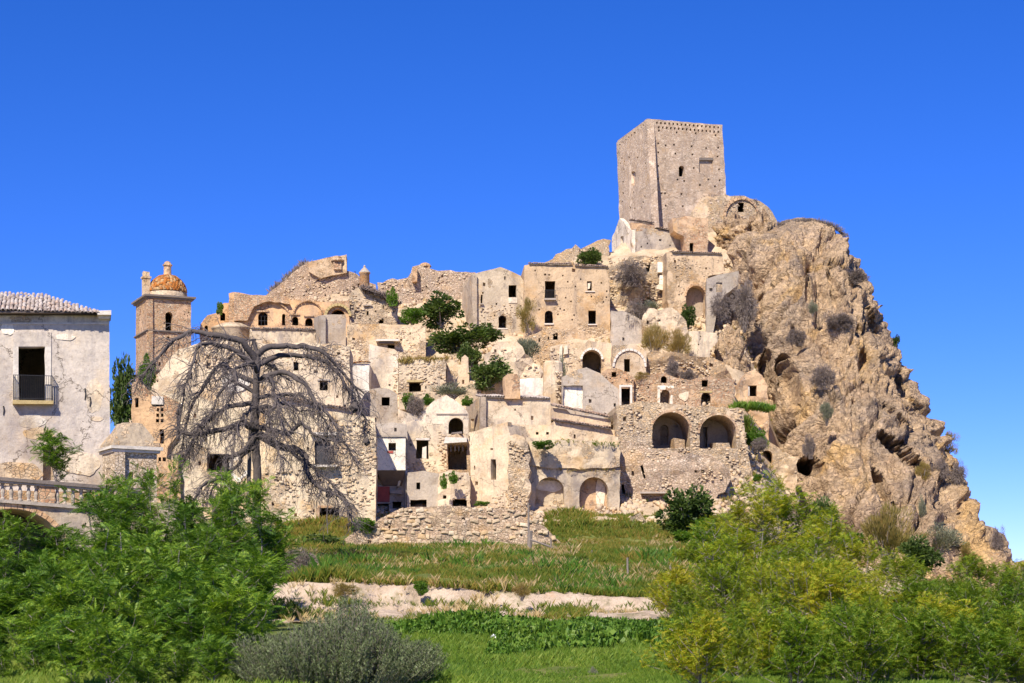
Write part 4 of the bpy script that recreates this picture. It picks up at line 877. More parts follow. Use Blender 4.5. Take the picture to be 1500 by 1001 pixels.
# big round-cornered house with the two blind arches
t, P = bld('blind_arch_house', 'big crumbling house with two blind arches and a curved grey band', 840, 750, 159, 5, 'house')
P1 = PL(775, 160, 3)
wall(t, P1, [(741, 622), (812, 623), (905, 640), (907, 655), (770, 655), (741, 650)], [('r', x, 633, x + 4, 637, .4) for x in (752, 769, 785, 800)], 8, M['cream'], 'upper_wall', rag=.04)
ho = [('A', 784, 699, 827, 742, 1.1, M['facade']), ('A', 849, 699, 891, 752, 1.1, M['ochre'])]
wall(t, P, [(771, 640), (908, 652), (909, 690), (907, 775), (771, 775)], ho, 6, M['cream'], rag=.06, disp=.1)
band = wall(t, PL(840, 158.75, 5), [(775, 648), (800, 645), (850, 644), (900, 650), (909, 660), (908, 684), (870, 687), (820, 686), (776, 682)], [], 1.2, M['cream'], 'curved_band', rag=.08, disp=.12)
patch_on(t, P, 806, 711, 20, 9, M['white'], 'lime_patch', 18, 1.03, 1.1, 1.2); patch_on(t, P, 882, 722, 7, 24, M['white'], 'lime_patch', 18, 1.03, 4.1, 1.2)
LP = PL(745, 157.5, -32)
wall(t, LP, [(688, 637), (715, 628), (742, 621), (748, 640), (746, 770), (690, 770)], [('r', 719.5, 673, 727, 703, .7)], 6, M['pale'], 'left_wall', rag=.04)
wall(t, LP, [(687, 634), (715, 625), (743, 618), (743, 623), (715, 630), (687, 639)], [], .7, M['cream'], 'parapet', rag=.04)
LQ = PL(760, 157.0, -4)
wall(t, LQ, [(744, 640), (755, 636), (768, 640), (776, 660), (775, 770), (744, 770)], [], 2.5, M['rubble_mix'], 'corner_pier', rag=.15, disp=.2)
rubble(t, LQ, [(746, 645), (775, 660), (775, 765), (746, 765)], 260, (.15, .45), proud=.15)
rubble(t, LP, [(720, 728), (746, 715), (746, 765), (705, 765)], 130, proud=.12)
wall(t, PL(840, 157.4, 5), [(775, 752), (800, 748), (850, 752), (912, 748), (918, 812), (775, 812)], [], 3, M['rubble'], 'plinth', rag=.2, disp=.25)
rubble(t, PL(840, 157.3, 5), [(777, 754), (912, 752), (912, 782), (777, 786)], 300, (.25, .6), proud=.2)

# houses M
t, P = bld('grey_arched_house', 'smooth grey rounded gable with one small square window', 553, 620, 172, 8, 'house')
wall(t, P, [(527, 592), (534, 577), (544, 570), (558, 568), (570, 570), (582, 577), (584, 640), (527, 640)], [('r', 559, 582, 571, 594.5, .5), ('h', 581, 606, 583, 609)], 6, M['grey'], rag=.03)
t, P = bld('cream_gable_house', 'bright cream gable with one wide black window in the middle of town', 655, 645, 171, 5, 'house')
ho = [('a', 657, 612, 679, 636, .7)]
wall(t, P, [(583, 600), (600, 606), (616, 605), (634, 588), (654, 579), (668, 587), (681, 598), (686, 606), (688, 665), (583, 665)], ho, 6, M['pale'], rag=.04)
pbox(t, P, 639, 606, 684, 607.5, -.12, .1, 'string_course', M['trim']); pbox(t, P, 661, 634, 677, 638, -.7, .2, 'broken_balcony', M['wood'], .1)
t, P = bld('window_house', 'crumbling plaster house with a tall broken window right of the white box', 625, 690, 163, 3, 'house')
ho = [('r', 610, 645, 628, 672, .5)]
wall(t, P, [(594, 621), (605, 617), (625, 618), (650, 622), (656, 640), (657, 712), (594, 712)], ho, 5, M['cream'], rag=.06)
pbox(t, P, 619, 655, 625, 672, .15, .2, 'broken_shutter', M['lightstone'], .1); pbox(t, P, 609, 642, 629, 645, -.05, .1, 'lintel', M['lightstone'])
rubble(t, P, [(596, 676), (656, 676), (656, 695), (596, 695)], 110); rubble(t, P, [(640, 630), (656, 640), (656, 676), (645, 676)], 60)
t, P = bld('shed_ruin', 'dark open shed under a sagging slab beside the window house', 670, 690, 161, 0, 'ruin')
wall(t, P, [(654, 640), (670, 636), (688, 648), (690, 712), (654, 712)], [('r', 656, 652, 684, 688, 3)], 4, M['pink'], rag=.06)
pbox(t, P, 652, 644, 686, 650, -1.0, 1, 'slab', M['lightstone'], .12)
b = MB(); 
for i in range(4): w = P.w(P.uz(660 + i * 6, 652)[0], P.uz(660, 652)[1] - .5, .2); b.box(w, (.1, .1, .5), .3 * i, .05)
b.build('hanging_timber', M['wood'], t)
t, P = bld('rubble_hut', 'stony low wall with a wide black opening beside the big pale wall', 668, 742, 158, 0, 'ruin')
ho = [('r', 663, 731, 684, 745, 1), ('r', 649, 726, 654, 731, .5)]
wall(t, P, [(643, 694), (660, 688), (688, 692), (692, 765), (643, 765)], ho, 4, M['pale'], rag=.15, disp=.2)
rubble(t, P, [(645, 696), (688, 694), (688, 760), (645, 760)], 170, holes=ho, proud=.15)
t, P = bld('grey_house', 'square grey rendered house front with a small slot window', 620, 745, 158, 3, 'house')
wall(t, P, [(596, 693), (620, 690), (644, 694), (645, 765), (596, 765)], [('r', 610, 707, 615.5, 717, .5), ('r', 601, 732, 625, 747, 1)], 5, M['grey'], rag=.03)
t, P = bld('oriel_house', 'white jutting box room with small square window over a red painted door', 572, 745, 159, 4, 'house')
wall(t, P, [(548, 622), (575, 619), (597, 622), (597, 765), (548, 765)], [('r', 553, 737, 570, 768, 1.2), ('r', 575, 735, 588, 745, .8)], 5, M['grey'], rag=.04)
ori = PL(572, 157.4, 4)
box = wall(t, ori, [(551, 640), (594, 641), (594, 689), (551, 689)], [('r', 569, 649, 580, 660.5, .3)], 1.75, M['white'], 'box_room', rag=.01, disp=.01, auto=0)
b = MB(); q = [ori.uz(*a) for a in ((551, 689), (594, 689))]; z0 = q[0][1]; z1 = P.uz(572, 712)[1]
b.hexa([P.w(q[0][0] + .6, z1, -.05), P.w(q[1][0] - .3, z1, -.05), P.w(q[1][0] - .3, z1, .3), P.w(q[0][0] + .6, z1, .3), ori.w(q[0][0] + .02, z0, .02), ori.w(q[1][0] - .02, z0, .02), P.w(q[1][0], z0, .3), P.w(q[0][0], z0, .3)]); b.build('corbel', M['soffit'], t)
pbox(t, ori, 567, 661, 576, 664, -.06, .1, 'brick_sill', M['redpaint']); pbox(t, ori, 550, 637.5, 595, 640.3, -.12, 1.8, 'flat_roof', M['trim'])
pbox(t, P, 551, 713, 571, 736, -.06, .2, 'red_panel', M['redpaint'], .02); pbox(t, P, 550, 736, 574, 738, -.3, .2, 'door_canopy', M['trim'])
pbox(t, P, 571, 719, 588, 724, -.4, .1, 'ledge', M['trim'], .05)
v, f = btubes([[P.w(*P.uz(594.5, 690), -.1), P.w(*P.uz(594.5, 712), -.12), P.w(*P.uz(594.5, 745), -.1)]], [[.07, .07, .07]], 6); mk('drainpipe', v, f, M['lightstone'], t)
v, f = btubes([[P.w(*P.uz(589, 686), -.9), P.w(*P.uz(584, 712), -.3), P.w(*P.uz(582, 716), -.2)]], [[.12, .12, .12]], 6); mk('waste_pipe', v, f, M['lightstone'], t)

# big facade behind the dead tree
t, P = bld('great_facade', 'tall stone house front with shuttered balcony window and black door behind dead tree', 450, 790, 152, 3, 'house')
ho = [('R', 461, 647, 485, 681, .25, M['shutter']), ('r', 468, 744, 497, 782, .9), ('h', 449, 655, 453, 659), ('h', 493, 655, 497, 659), ('h', 405, 702, 409, 706), ('h', 398, 735, 402, 741), ('h', 431, 752, 435, 757), ('h', 458, 746, 461, 751)]
wall(t, P, [(388, 600), (420, 596), (470, 600), (548, 612), (551, 640), (551, 800), (388, 800)], ho, 7, M['facade'], rag=.05, disp=.08)
rubble(t, P, [(390, 690), (470, 690), (550, 640), (550, 795), (390, 795)], 900, (.22, .55), holes=ho + [('r', 462, 720, 505, 785)], proud=.04)
rubble(t, P, [(490, 612), (550, 616), (550, 690), (490, 690)], 260, (.22, .5), holes=ho, proud=.06)
pbox(t, P, 455, 634, 495, 638, -.5, .2, 'lintel', M['lightstone'], .02); pbox(t, P, 458, 682, 494, 685, -.8, .2, 'balcony_slab', M['lightstone'], .02)
pbox(t, P, 466, 741, 499, 744, -.04, .2, 'lintel', M['ochre']); pbox(t, P, 463.5, 744, 468, 780, -.04, .2, 'door_jamb', M['brick']); pbox(t, P, 497, 744, 502, 780, -.04, .2, 'door_jamb', M['brick'])
b = MB()
for i in range(15): q = P.uz(460 + i * 2.3, 682); b.box(P.w(q[0], q[1], -.72), (.03, .03, 1.0), P.a)
for i in range(4): q = P.uz(493.5, 682); b.box(P.w(q[0], q[1], -.72 + i * .2), (.03, .03, 1.0), P.a)
q = P.uz(477, 682); b.box(P.w(q[0], q[1] + 1, -.72), (1.95, .04, .04), P.a); b.build('railing', M['iron'], t)
t, P = bld('upper_facade', 'pale curved upper storey with ragged plaster behind the dead tree crown', 370, 600, 168, 2, 'house')
ho = [('r', 468, 558, 480, 572, .6), ('r', 275, 545, 282, 556, .5), ('r', 430, 530, 437, 543, .5), ('r', 302, 520, 308, 540, .5), ('R', 398, 520, 405, 535, .3, M['grey'])]
wall(t, P, [(232, 548), (245, 530), (262, 512), (300, 500), (350, 500), (400, 505), (460, 502), (512, 508), (514, 640), (232, 640)], ho, 6, M['cream'], rag=.05)
tiles(t, P, (410, 582), (512, 600), M['tile_dark'], back=.4, rise=.1, ov=.5)
rubble(t, P, [(300, 503), (370, 503), (360, 530), (300, 540)], 260); rubble(t, P, [(400, 508), (512, 510), (512, 545), (420, 540)], 300, holes=ho); rubble(t, P, [(235, 560), (290, 580), (290, 630), (235, 630)], 200)
pbox(t, P, 465, 555.5, 483, 557.8, -.12, .1, 'lintel', M['trim'])
patch_on(t, P, 345, 560, 20, 14, M['white'], 'lime_patch', 18, -.1, 8.8)
t, P = bld('left_facade', 'ochre and white house front with a small black window left of dead tree trunk', 320, 790, 153, -2, 'house')
ho = [('r', 303, 665, 336, 690, .7), ('h', 260, 605, 263, 608), ('a', 310, 720, 350, 770, 2)]
wall(t, P, [(236, 575), (262, 570), (300, 585), (350, 600), (390, 603), (390, 800), (236, 800)], ho, 7, M['facade'], rag=.06, disp=.08)
patch_on(t, P, 350, 684, 14, 20, M['white'], 'plaster_patch', 18, -.09, 2.2); patch_on(t, P, 266, 715, 5, 25, M['white'], 'plaster_patch', 16, -.09, 6.2)
rubble(t, P, [(262, 700), (388, 700), (388, 790), (262, 790)], 260)
t, P = bld('brick_ruin', 'tall orange brick ruin with honeycomb holes beside the domed hut', 232, 720, 125, 5, 'ruin')
ho = [('r', 198, 583, 203, 597, .5)] + [('r', 229 + 6.5 * (i % 2) + random.uniform(-1, 1), 590 + 8 * (i // 2), 233 + 6.5 * (i % 2), 595 + 8 * (i // 2), .4) for i in range(8)] + [('r', 234, 629, 240, 650, .6), ('r', 232, 670, 236, 676, .5), ('r', 238, 670, 243, 676, .5), ('h', 253, 683, 257, 687), ('h', 258, 605, 262, 608)]
wall(t, P, [(193, 562), (205, 556), (222, 575), (228, 583), (240, 578), (262, 590), (258, 640), (246, 655), (244, 672), (263, 676), (263, 780), (193, 780)], ho, 3, M['ochre'], rag=.08, disp=.06)
pbox(t, P, 222, 581, 239, 593, -.12, .3, 'stone_block', M['lightstone'], .03)

# retaining wall with single stones
t, P = bld('retaining_wall', 'long dry-laid retaining wall of tan stones above the meadow', 650, 800, 146, 2, 'wall')
rw = [(505, 790), (520, 778), (548, 765), (580, 747), (600, 743), (640, 741), (745, 745), (775, 752), (800, 775), (830, 800), (835, 830), (505, 830)]
wall(t, P, rw, [('h', x, y, x + 3.2, y + 4) for x, y in ((569, 770), (607, 772), (645, 771), (684, 777), (592, 778), (724, 775))], 2, M['masonry'], rag=.08, disp=.1)
poly = [P.uz(*q) for q in rw]; smesh = []
for k in range(8):
    vv = STV + rng.normal(0, .05, STV.shape); vv[:, 1] = vv[:, 1] * .5
    me = bpy.data.meshes.new('stone'); me.from_pydata(vv.tolist(), [], STF.tolist()); me.materials.append(M['stones']); smesh.append(me)
z = P.uz(600, 822)[1]; zt_ = P.uz(640, 742)[1]; cnt = 0; cand = []
while z < zt_:
    hh = random.uniform(.16, .36); u = P.uz(505, 800)[0] + random.uniform(0, .4)
    while u < P.uz(835, 800)[0]:
        ww = random.uniform(.2, .62); skip = random.random() < .45
        if not skip and inside(np.array([(u + ww / 2, z + hh / 2)]), poly)[0]: cand.append((u, z, ww, hh))
        u += ww + .04
    z += hh + .03
random.shuffle(cand); cand.sort(key=lambda q: -q[2] * q[3] * random.uniform(.5, 1))
for (u, z, ww, hh) in cand[:295]:
    o = bpy.data.objects.new('stone', random.choice(smesh)); C.objects.link(o); o.parent = t
    w = np.array(P.w(u + ww / 2, z + hh / 2 + random.uniform(-.08, .08), .0 - random.uniform(0, .05))) - WL[t.name]; o.location = w
    o.scale = (ww, random.uniform(.14, .24), hh * random.uniform(.7, 1.1)); o.rotation_euler = (random.uniform(-.1, .1), random.uniform(-.35, .35), P.a + random.uniform(-.1, .1))
t, P = bld('broken_pier', 'leaning rubble pier with stone edge at the right end of blind-arch house', 935, 800, 152, 0, 'ruin')
wall(t, P, [(915, 800), (918, 770), (925, 757), (938, 750), (943, 765), (950, 800), (960, 815), (912, 815)], [('h', 930, 783, 935, 792)], 3, M['rubble'], rag=.2, disp=.2)
rubble(t, P, [(938, 755), (943, 765), (952, 805), (938, 812)], 80, (.3, .6), proud=.25)
rubble(t, P, [(905, 800), (970, 800), (975, 822), (900, 822)], 90, (.4, 1.0), proud=.5)

# ------------------------------------------------------------------ the near house on the left
HY = 95.0
t, P = bld('villa', 'weathered grey plaster villa with tiled roof and iron balcony at left', 60, 715, HY, 13, 'house')
ho = [('r', 27, 508, 66, 591, .55), ('R', 63, 655, 79, 704, .5, M['grey'])]
wall(t, P, [(-90, 462), (160, 474), (162, 720), (-90, 720)], ho, 10, M['house'], g=.4, disp=.02, rag=.015, auto=0)
patch_on(t, P, 11, 481, 10, 10, M['white'], 'lime_patch', seed=1.3, d=-.03); patch_on(t, P, 96, 494, 15, 5, M['white'], 'lime_patch', seed=4.2, d=-.03)
patch_on(t, P, 47, 618, 20, 10, M['white'], 'lime_patch', 20, -.03, 2.7); patch_on(t, P, 58, 636, 24, 9, M['facade'], 'stone_patch', 22, -.035, 5.1); patch_on(t, P, 142, 614, 9, 3.5, M['pale'], 'lime_patch', seed=7.7, d=-.03)
patch_on(t, P, 20, 694, 48, 17, M['cream'], 'stone_patch', 26, -.04, 9.4); patch_on(t, P, 118, 680, 28, 18, M['pale'], 'lime_patch', 22, -.03, 3.9); patch_on(t, P, 138, 580, 14, 24, M['pale'], 'lime_patch', 18, -.02, 11.9)
for a in ((19, 487, 75, 508), (19, 508, 27, 588), (66, 508, 75, 588)): pbox(t, P, *a, -.05, .2, 'door_surround', M['lightstone'] if a[3] > 510 else M['house'], .004)
pbox(t, P, -92, 473, 159.5, 475.5, -.07, .1, 'string_course', M['lightstone'], .004); pbox(t, P, -92, 462.5, 160, 473, -.035, .1, 'frieze', M['pale'], .004)
pbox(t, P, -92, 459, 143, 461, -.62, .4, 'soffit', M['soffit'], .01); pbox(t, P, 142, 458, 163, 464, -.62, 1.5, 'cornice', M['lightstone'], .02); pbox(t, P, 144, 464.2, 161, 468, -.32, 1.5, 'cornice', M['lightstone'], .02)
# balcony
sl = pbox(t, P, 18.5, 588, 78.5, 593, -.46, .1, 'balcony_slab', M['ochrestone'], .02)
b = MB(); zb = P.uz(48, 588)[1]; ua, ub = P.uz(20, 590)[0], P.uz(77, 590)[0]; ht = 1.22
for i in range(20): b.box(P.w(ua + (ub - ua) * i / 19, zb, -.40), (.022, .022, ht), P.a)
for i in range(1, 5):
    for u in (ua, ub): b.box(P.w(u, zb, -.40 + i * .08), (.022, .022, ht), P.a)
for zz in (.08, ht): b.box(P.w((ua + ub) / 2, zb + zz, -.40), (ub - ua, .03, .03), P.a); b.box(P.w(ua, zb + zz, -.20), (.03, .40, .03), P.a); b.box(P.w(ub, zb + zz, -.20), (.03, .40, .03), P.a)
b.build('railing', M['iron'], t)
v, f = btubes([[P.w(P.uz(x, 0)[0], P.uz(x, y0)[1], -.03), P.w(P.uz(x + 1, 0)[0], P.uz(x, (y0 + y1) / 2)[1], -.05), P.w(P.uz(x, 0)[0], P.uz(x, y1)[1], -.03)] for x, y0, y1 in ((124.5, 569, 586), (132, 582, 596), (5, 595, 608))], [[.03] * 3] * 3, 4); mk('wall_tie', v, f, M['iron'], t)
# hip roof: single tiles
TV, TF = [], []
for k, (x, r_) in enumerate(((0, .098), (.27, .088), (.54, .08))):
    for q in np.linspace(0, math.pi, 6): TV.append((x, -r_ * math.cos(q), r_ * math.sin(q) * .9))
for k, (x, r_) in enumerate(((0, .08), (.54, .06))):
    for q in np.linspace(0, math.pi, 6): TV.append((x, -r_ * math.cos(q), r_ * math.sin(q) * .9))
TF = [(k * 6 + q, k * 6 + q + 1, k * 6 + q + 7, k * 6 + q + 6) for k in range(2) for q in range(5)] + [(q, 18 + q, 19 + q, q + 1) for q in range(5)] + [(18 + q, 24 + q, 25 + q, 19 + q) for q in range(5)]
tme = []
for k in range(4):
    me = bpy.data.meshes.new('roof_tile'); me.from_pydata((np.array(TV) + rng.normal(0, .004, (len(TV), 3))).tolist(), [], TF); me.materials.append(M['tile']); tme.append(me)
uE, zE = P.uz(0, 457); uR = P.uz(147, 453)[0]; uH = P.uz(66, 430)[0]; sl_a = R(19); dR = 3.5; n = 0
rb = MB(); uL = P.uz(-90, 453)[0]
def rp(u, d, o=0): return P.w(u, zE - .02 + (d + .6) * math.tan(sl_a) * 1 + o - .03, d)
zr_ = rp(uH, dR)[2]; ze_ = rp(uR, -.6)[2]
rb.add([rp(uL, -.6), rp(uR, -.6), rp(uH, dR), rp(uL, dR), (*P.w(uR, 0, 10)[:2], ze_), (*P.w(uH, 0, 6)[:2], zr_), (*P.w(uL, 0, 6)[:2], zr_), (*P.w(uL, 0, 10.5)[:2], ze_)], [(0, 1, 2, 3), (1, 4, 5, 2), (3, 2, 5, 6), (6, 5, 4, 7)]); rb.build('roof_deck', M['soffit'], t)
ro = [o for o in t.children if o.name.startswith('roof_deck')][0]
for i in range(60):
    u = uR - .1 - i * .2
    if u < P.uz(-25, 453)[0]: break
    dm_ = min(dR, -.6 + (uR - u) / (uR - uH) * (dR + .6))
    j = 0
    while True:
        d = -.68 + j * .40 + random.uniform(-.05, .05)
        if d > dm_ - .1 or n >= 300: break
        o = bpy.data.objects.new('roof_tile', random.choice(tme)); C.objects.link(o); o.parent = ro
        o.location = np.array(rp(u + random.uniform(-.025, .025), d, .05 + random.uniform(0, .03))) - WL[ro.name]
        o.rotation_euler = (random.uniform(-.08, .08), -sl_a - .03 + random.uniform(-.05, .05), P.a + math.pi / 2 + random.uniform(-.07, .07)); n += 1; j += 1
# terrace with balustrade
t, P = bld('balustrade_terrace', 'terrace wall with stone balustrade over a large dark arch below the villa', 80, 800, 90, 22, 'terrace')
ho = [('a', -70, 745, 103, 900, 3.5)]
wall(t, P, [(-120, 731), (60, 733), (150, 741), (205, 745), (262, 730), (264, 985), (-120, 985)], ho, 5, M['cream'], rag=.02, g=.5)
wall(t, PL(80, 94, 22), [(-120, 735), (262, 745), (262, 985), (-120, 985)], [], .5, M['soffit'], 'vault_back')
arch_ring(t, P, 16, 831, 87, 7, -.06, .3, M['ochre'], n=31, ry=86)
def lin(x, ya, yb): return ya + (yb - ya) * (x + 20) / 225.0
for (a, d0, d1, nm, m) in (((0, 5), -.32, .35, 'coping', M['darktrim']), ((5.2, 8), -.22, .25, 'coping', M['oldstone']), ((32, 37), -.2, .3, 'base_rail', M['oldstone'])):
    b = MB(); q = [P.uz(x, lin(x, 698, 716) + dy) for x in (-110, 205) for dy in a]
    lo = [P.w(*q[1], d0), P.w(*q[3], d0), P.w(*q[3], d1), P.w(*q[1], d1)]; hi = [P.w(*q[0], d0), P.w(*q[2], d0), P.w(*q[2], d1), P.w(*q[0], d1)]
    b.hexa(lo + hi); b.build(nm, m, t)
for x0, x1 in ((56, 80), (168, 182)): pbox(t, P, x0, lin(x0, 698, 716) + 8.3, x1, lin(x0, 698, 716) + 33, -.15, .25, 'pier', M['brick'], .01)
prof = [(.10, 0), (.11, .06), (.07, .12), (.10, .3), (.115, .38), (.07, .6), (.06, .68), (.10, .72), (.10, .8)]
bm_ = MB(); bm_.lathe((0, 0, 0), prof, 8); bme = bpy.data.meshes.new('baluster'); bme.from_pydata(bm_.v, [], bm_.f); bme.materials.append(M['oldstone'])
for x in (-20, -8, 4, 16.5, 29.5, 42, 53, 84, 95, 107, 119, 130, 142, 154, 164, 190, 201):
    y = lin(x, 698, 716); u, z0 = P.uz(x, y + 32); z1 = P.uz(x, y + 8)[1]
    o = bpy.data.objects.new('baluster', bme); C.objects.link(o); o.parent = t; o.location = np.array(P.w(u, z0, .03)) - WL[t.name]; o.scale = (1, 1, (z1 - z0) / .8)
    
wall(t, PL(90, 91.2, 22), [(-110, 712), (200, 726), (205, 745), (-110, 735)], [], .3, M['brick'], 'rear_parapet', rag=.03)
# domed hut
t, P = bld('domed_hut', 'small pale stone hut with hipped masonry cap beside the villa', 200, 706, 91.5, 28, 'hut')
ho = [('a', 188.5, 691, 196, 702, .5)]
wall(t, P, [(168, 662), (230, 665), (230, 745), (168, 745)], ho, 2.1, M['hut'], g=.4, disp=.02, rag=.02, auto=0)
side_wall(t, P, 168, 150, 662, 745, [('r', 155.5, 686, 161.5, 697, .3)], M['hut'], g=.4, disp=.02, rag=.02, auto=0)
ua, ub = P.uz(168, 662)[0], P.uz(230, 662)[0]; z = P.uz(200, 662)[1]; c = P.w((ua + ub) / 2, 0, 1.05); w_ = ub - ua
b = MB(); b.box((c[0], c[1], z - .05), (w_ + .25, 2.35, .14), P.a, .01); b.box((c[0], c[1], z + .09), (w_ + .5, 2.6, .16), P.a, .02); b.build('cornice', M['lightstone'], t)
b = MB(); pr = [(1.0, 0), (.97, .15), (.84, .38), (.66, .72), (.48, 1.05), (.42, 1.15), (.3, 1.2)]
lv = []
for r_, h_ in pr:
    for i in range(24):
        a = 2 * math.pi * i / 24; q = max(abs(math.cos(a)), abs(math.sin(a))); k = r_ / q * .95
        x, y = k * math.cos(a) * (w_ / 2 + .2), k * math.sin(a) * 1.22; lv.append((c[0] + x * P.c - y * P.s + random.uniform(-.04, .04), c[1] + x * P.s + y * P.c + random.uniform(-.04, .04), z + .25 + h_ + random.uniform(-.03, .03)))
fl = [(j * 24 + i, j * 24 + (i + 1) % 24, (j + 1) * 24 + (i + 1) % 24, (j + 1) * 24 + i) for j in range(len(pr) - 1) for i in range(24)] + [tuple(range((len(pr) - 1) * 24, len(pr) * 24))]
M['lichen'] = wall_mat('lichened_masonry', (.36, .30, .225), .4, stain=.5, tint=(.56, .33, .08), tint_amt=.75, streak=.2)
mk('cap', lv, fl, M['lichen'], t)

# ------------------------------------------------------------------ dead cedar
DY = 112.0
dt = thing('dead_tree', 'dead leafless cedar with drooping grey branches in front of the town', 'tree', at(377, 842, DY))
def smooth_path(p, n):
    p = np.array(p, float); s = np.concatenate([[0], np.cumsum(np.linalg.norm(np.diff(p, axis=0), axis=1))]); q = np.linspace(0, s[-1], n)
    o = np.stack([np.interp(q, s, p[:, k]) for k in range(p.shape[1])], 1)
    for _ in range(2): o[1:-1] = (o[:-2] + 2 * o[1:-1] + o[2:]) / 4
    return o
tr = smooth_path([at(377, 850, DY), at(376, 760, DY), at(377, 690, DY), at(374, 640, DY + .2), at(374, 590, DY), at(376, 550, DY - .2), (at(378, 520, DY)), at(372, 500, DY)], 40)
rr = np.interp(np.linspace(0, 1, 40), [0, .1, .4, .65, .85, 1], [.36, .28, .26, .24, .2, .1]) * (1 + .06 * rng.normal(size=40))
v, f = btubes([tr], [rr], 10); v += rng.normal(0, .015, v.shape); mk('trunk', v, f, M['deadwood'], dt)
s2 = smooth_path([at(363, 745, DY + .7), at(365, 690, DY + .6), at(366, 640, DY + .4), at(371, 600, DY)], 14)
v, f = btubes([s2], [np.linspace(.11, .13, 14)], 8); mk('secondary_stem', v, f, M['bark'], dt)
limbs = [([(374, 528), (352, 503), (318, 489), (283, 490), (252, 508), (226, 536), (205, 562)], .20, -1.5), ([(374, 540), (345, 512), (318, 500), (298, 505), (285, 525), (276, 560), (270, 600)], .15, -3),
    ([(373, 560), (335, 540), (305, 560), (285, 590), (272, 622), (268, 660)], .15, 1.5), ([(373, 575), (345, 565), (318, 580), (300, 612), (290, 650)], .12, -2.5),
    ([(373, 590), (340, 592), (305, 615), (280, 640), (262, 672)], .15, 2.5), ([(373, 628), (335, 631), (300, 629), (270, 629), (248, 628)], .21, -1), ([(373, 640), (345, 668), (315, 700), (285, 728), (263, 752)], .17, -3),
    ([(374, 655), (340, 680), (318, 705), (300, 740)], .12, 1), ([(377, 520), (398, 503), (435, 503), (476, 513), (506, 536), (526, 566), (536, 602)], .19, -1.2), ([(377, 535), (415, 522), (455, 527), (490, 540), (518, 562), (530, 598), (534, 640)], .16, 1.5),
    ([(378, 558), (408, 549), (440, 562), (466, 586), (490, 617), (506, 652), (516, 695)], .16, -2.5), ([(378, 582), (415, 577), (448, 584), (474, 604), (490, 640)], .13, 2.5), ([(378, 598), (410, 600), (435, 598), (452, 602)], .13, -1),
    ([(379, 626), (415, 632), (450, 626), (478, 640), (495, 665)], .16, -2.2), ([(379, 636), (418, 660), (450, 690), (482, 717), (508, 738), (524, 758)], .24, -3.2), ([(378, 636), (420, 650), (455, 688), (490, 716), (520, 740)], .13, -2.2),
    ([(376, 545), (365, 535), (350, 545), (343, 575), (340, 610)], .14, -5), ([(376, 560), (392, 550), (408, 570), (414, 605), (416, 640)], .14, -5), ([(376, 590), (362, 592), (348, 620), (342, 660)], .13, -5.5), ([(376, 600), (395, 605), (410, 640), (415, 680)], .12, -5),
    ([(376, 540), (390, 528), (410, 535), (425, 560)], .12, 5), ([(376, 530), (355, 520), (335, 530), (325, 560)], .12, 5), ([(374, 510), (360, 500), (345, 495), (322, 492)], .1, 2)]
for li, (pp, r0, dy) in enumerate(limbs):
    n = len(pp); pts = [at(x, y, DY + dy * min(1, i / (n - 1) * 1.3)) for i, (x, y) in enumerate(pp)]
    L3 = smooth_path(pts, 26); wb_ = rng.normal(0, .22, (7, 3)); wb_[0] = 0; L3 = L3 + np.stack([np.interp(np.linspace(0, 6, 26), np.arange(7), wb_[:, k]) for k in range(3)], 1); L3[1:] += rng.normal(0, .03, (25, 3)); rad = np.linspace(r0 * 1.1, .035, 26)
    v, f = btubes([L3], [rad], 7); lb = mk('limb', v, f, M['deadwood'], dt)
    ln = np.linalg.norm(np.diff(L3, axis=0), axis=1).sum(); nt = int(ln * 8) + 6
    ti = rng.uniform(.15, 1, nt) ** .8 * 25; i0 = np.clip(ti.astype(int), 0, 24); p0 = L3[i0] + (L3[i0 + 1] - L3[i0]) * (ti - i0)[:, None]
    tan = unit(L3[i0 + 1] - L3[i0]); d = unit(unit(np.cross(tan, rng.normal(size=(nt, 3)))) * .8 + tan * .8)
    def grow(p, d, ln_, K, g, jit):
        n = len(p); Q = np.zeros((n, K, 3)); Q[:, 0] = p; cur = d
        for k in range(1, K):
            cur = unit(cur + np.array((0, 0, -g)) + rng.normal(0, jit, (n, 3))); Q[:, k] = Q[:, k - 1] + cur * (ln_ / (K - 1))[:, None]
        return Q
    def kids(Q, n):
        w = rng.integers(0, len(Q), n); k = rng.integers(1, Q.shape[1], n); td = unit(Q[w, k] - Q[w, k - 1]); return Q[w, k], unit(td * .8 + rng.normal(0, .45, (n, 3)))
    T1 = grow(p0, d, rng.uniform(.5, 1.3, nt) * rng.uniform(.6, 2.3, nt), 9, .15, .3); n2 = int(nt * 3.3); a2, b2 = kids(T1, n2); T2 = grow(a2, b2, rng.uniform(.25, 1.1, n2), 6, .22, .28)
    n3 = int(n2 * 1.2); a3, b3 = kids(T2, n3); T3 = grow(a3, b3, rng.uniform(.12, .45, n3), 4, .15, .3)
    parts = [btubes(T1, np.linspace(1, .3, 9)[None] * rng.uniform(.018, .036, (nt, 1)), 4), btubes(T2, np.linspace(1, .5, 6)[None] * rng.uniform(.009, .016, (n2, 1)), 3), btubes(T3, np.linspace(1, .6, 4)[None] * rng.uniform(.006, .010, (n3, 1)), 3)]
    v, f = cat(parts); o = mk('twigs', v, f, M['deadtwig'], lb); o['kind'] = 'stuff'
for (x, y, r_, lab) in ((520, 597, .28, 'large dark round nest hanging in the right of dead tree'), (537, 647, .2, 'small dark round nest hanging low right of dead tree')):
    boulder('hanging_nest', x, y, DY - 1, r_, r_, r_ * 1.1, x * .1, M['deadwood'], lab, 'nest', 14, .3)
t = thing('hanging_lantern', 'dark box lantern hanging over the black doorway', 'lantern', at(482, 727, DY - 2.5))
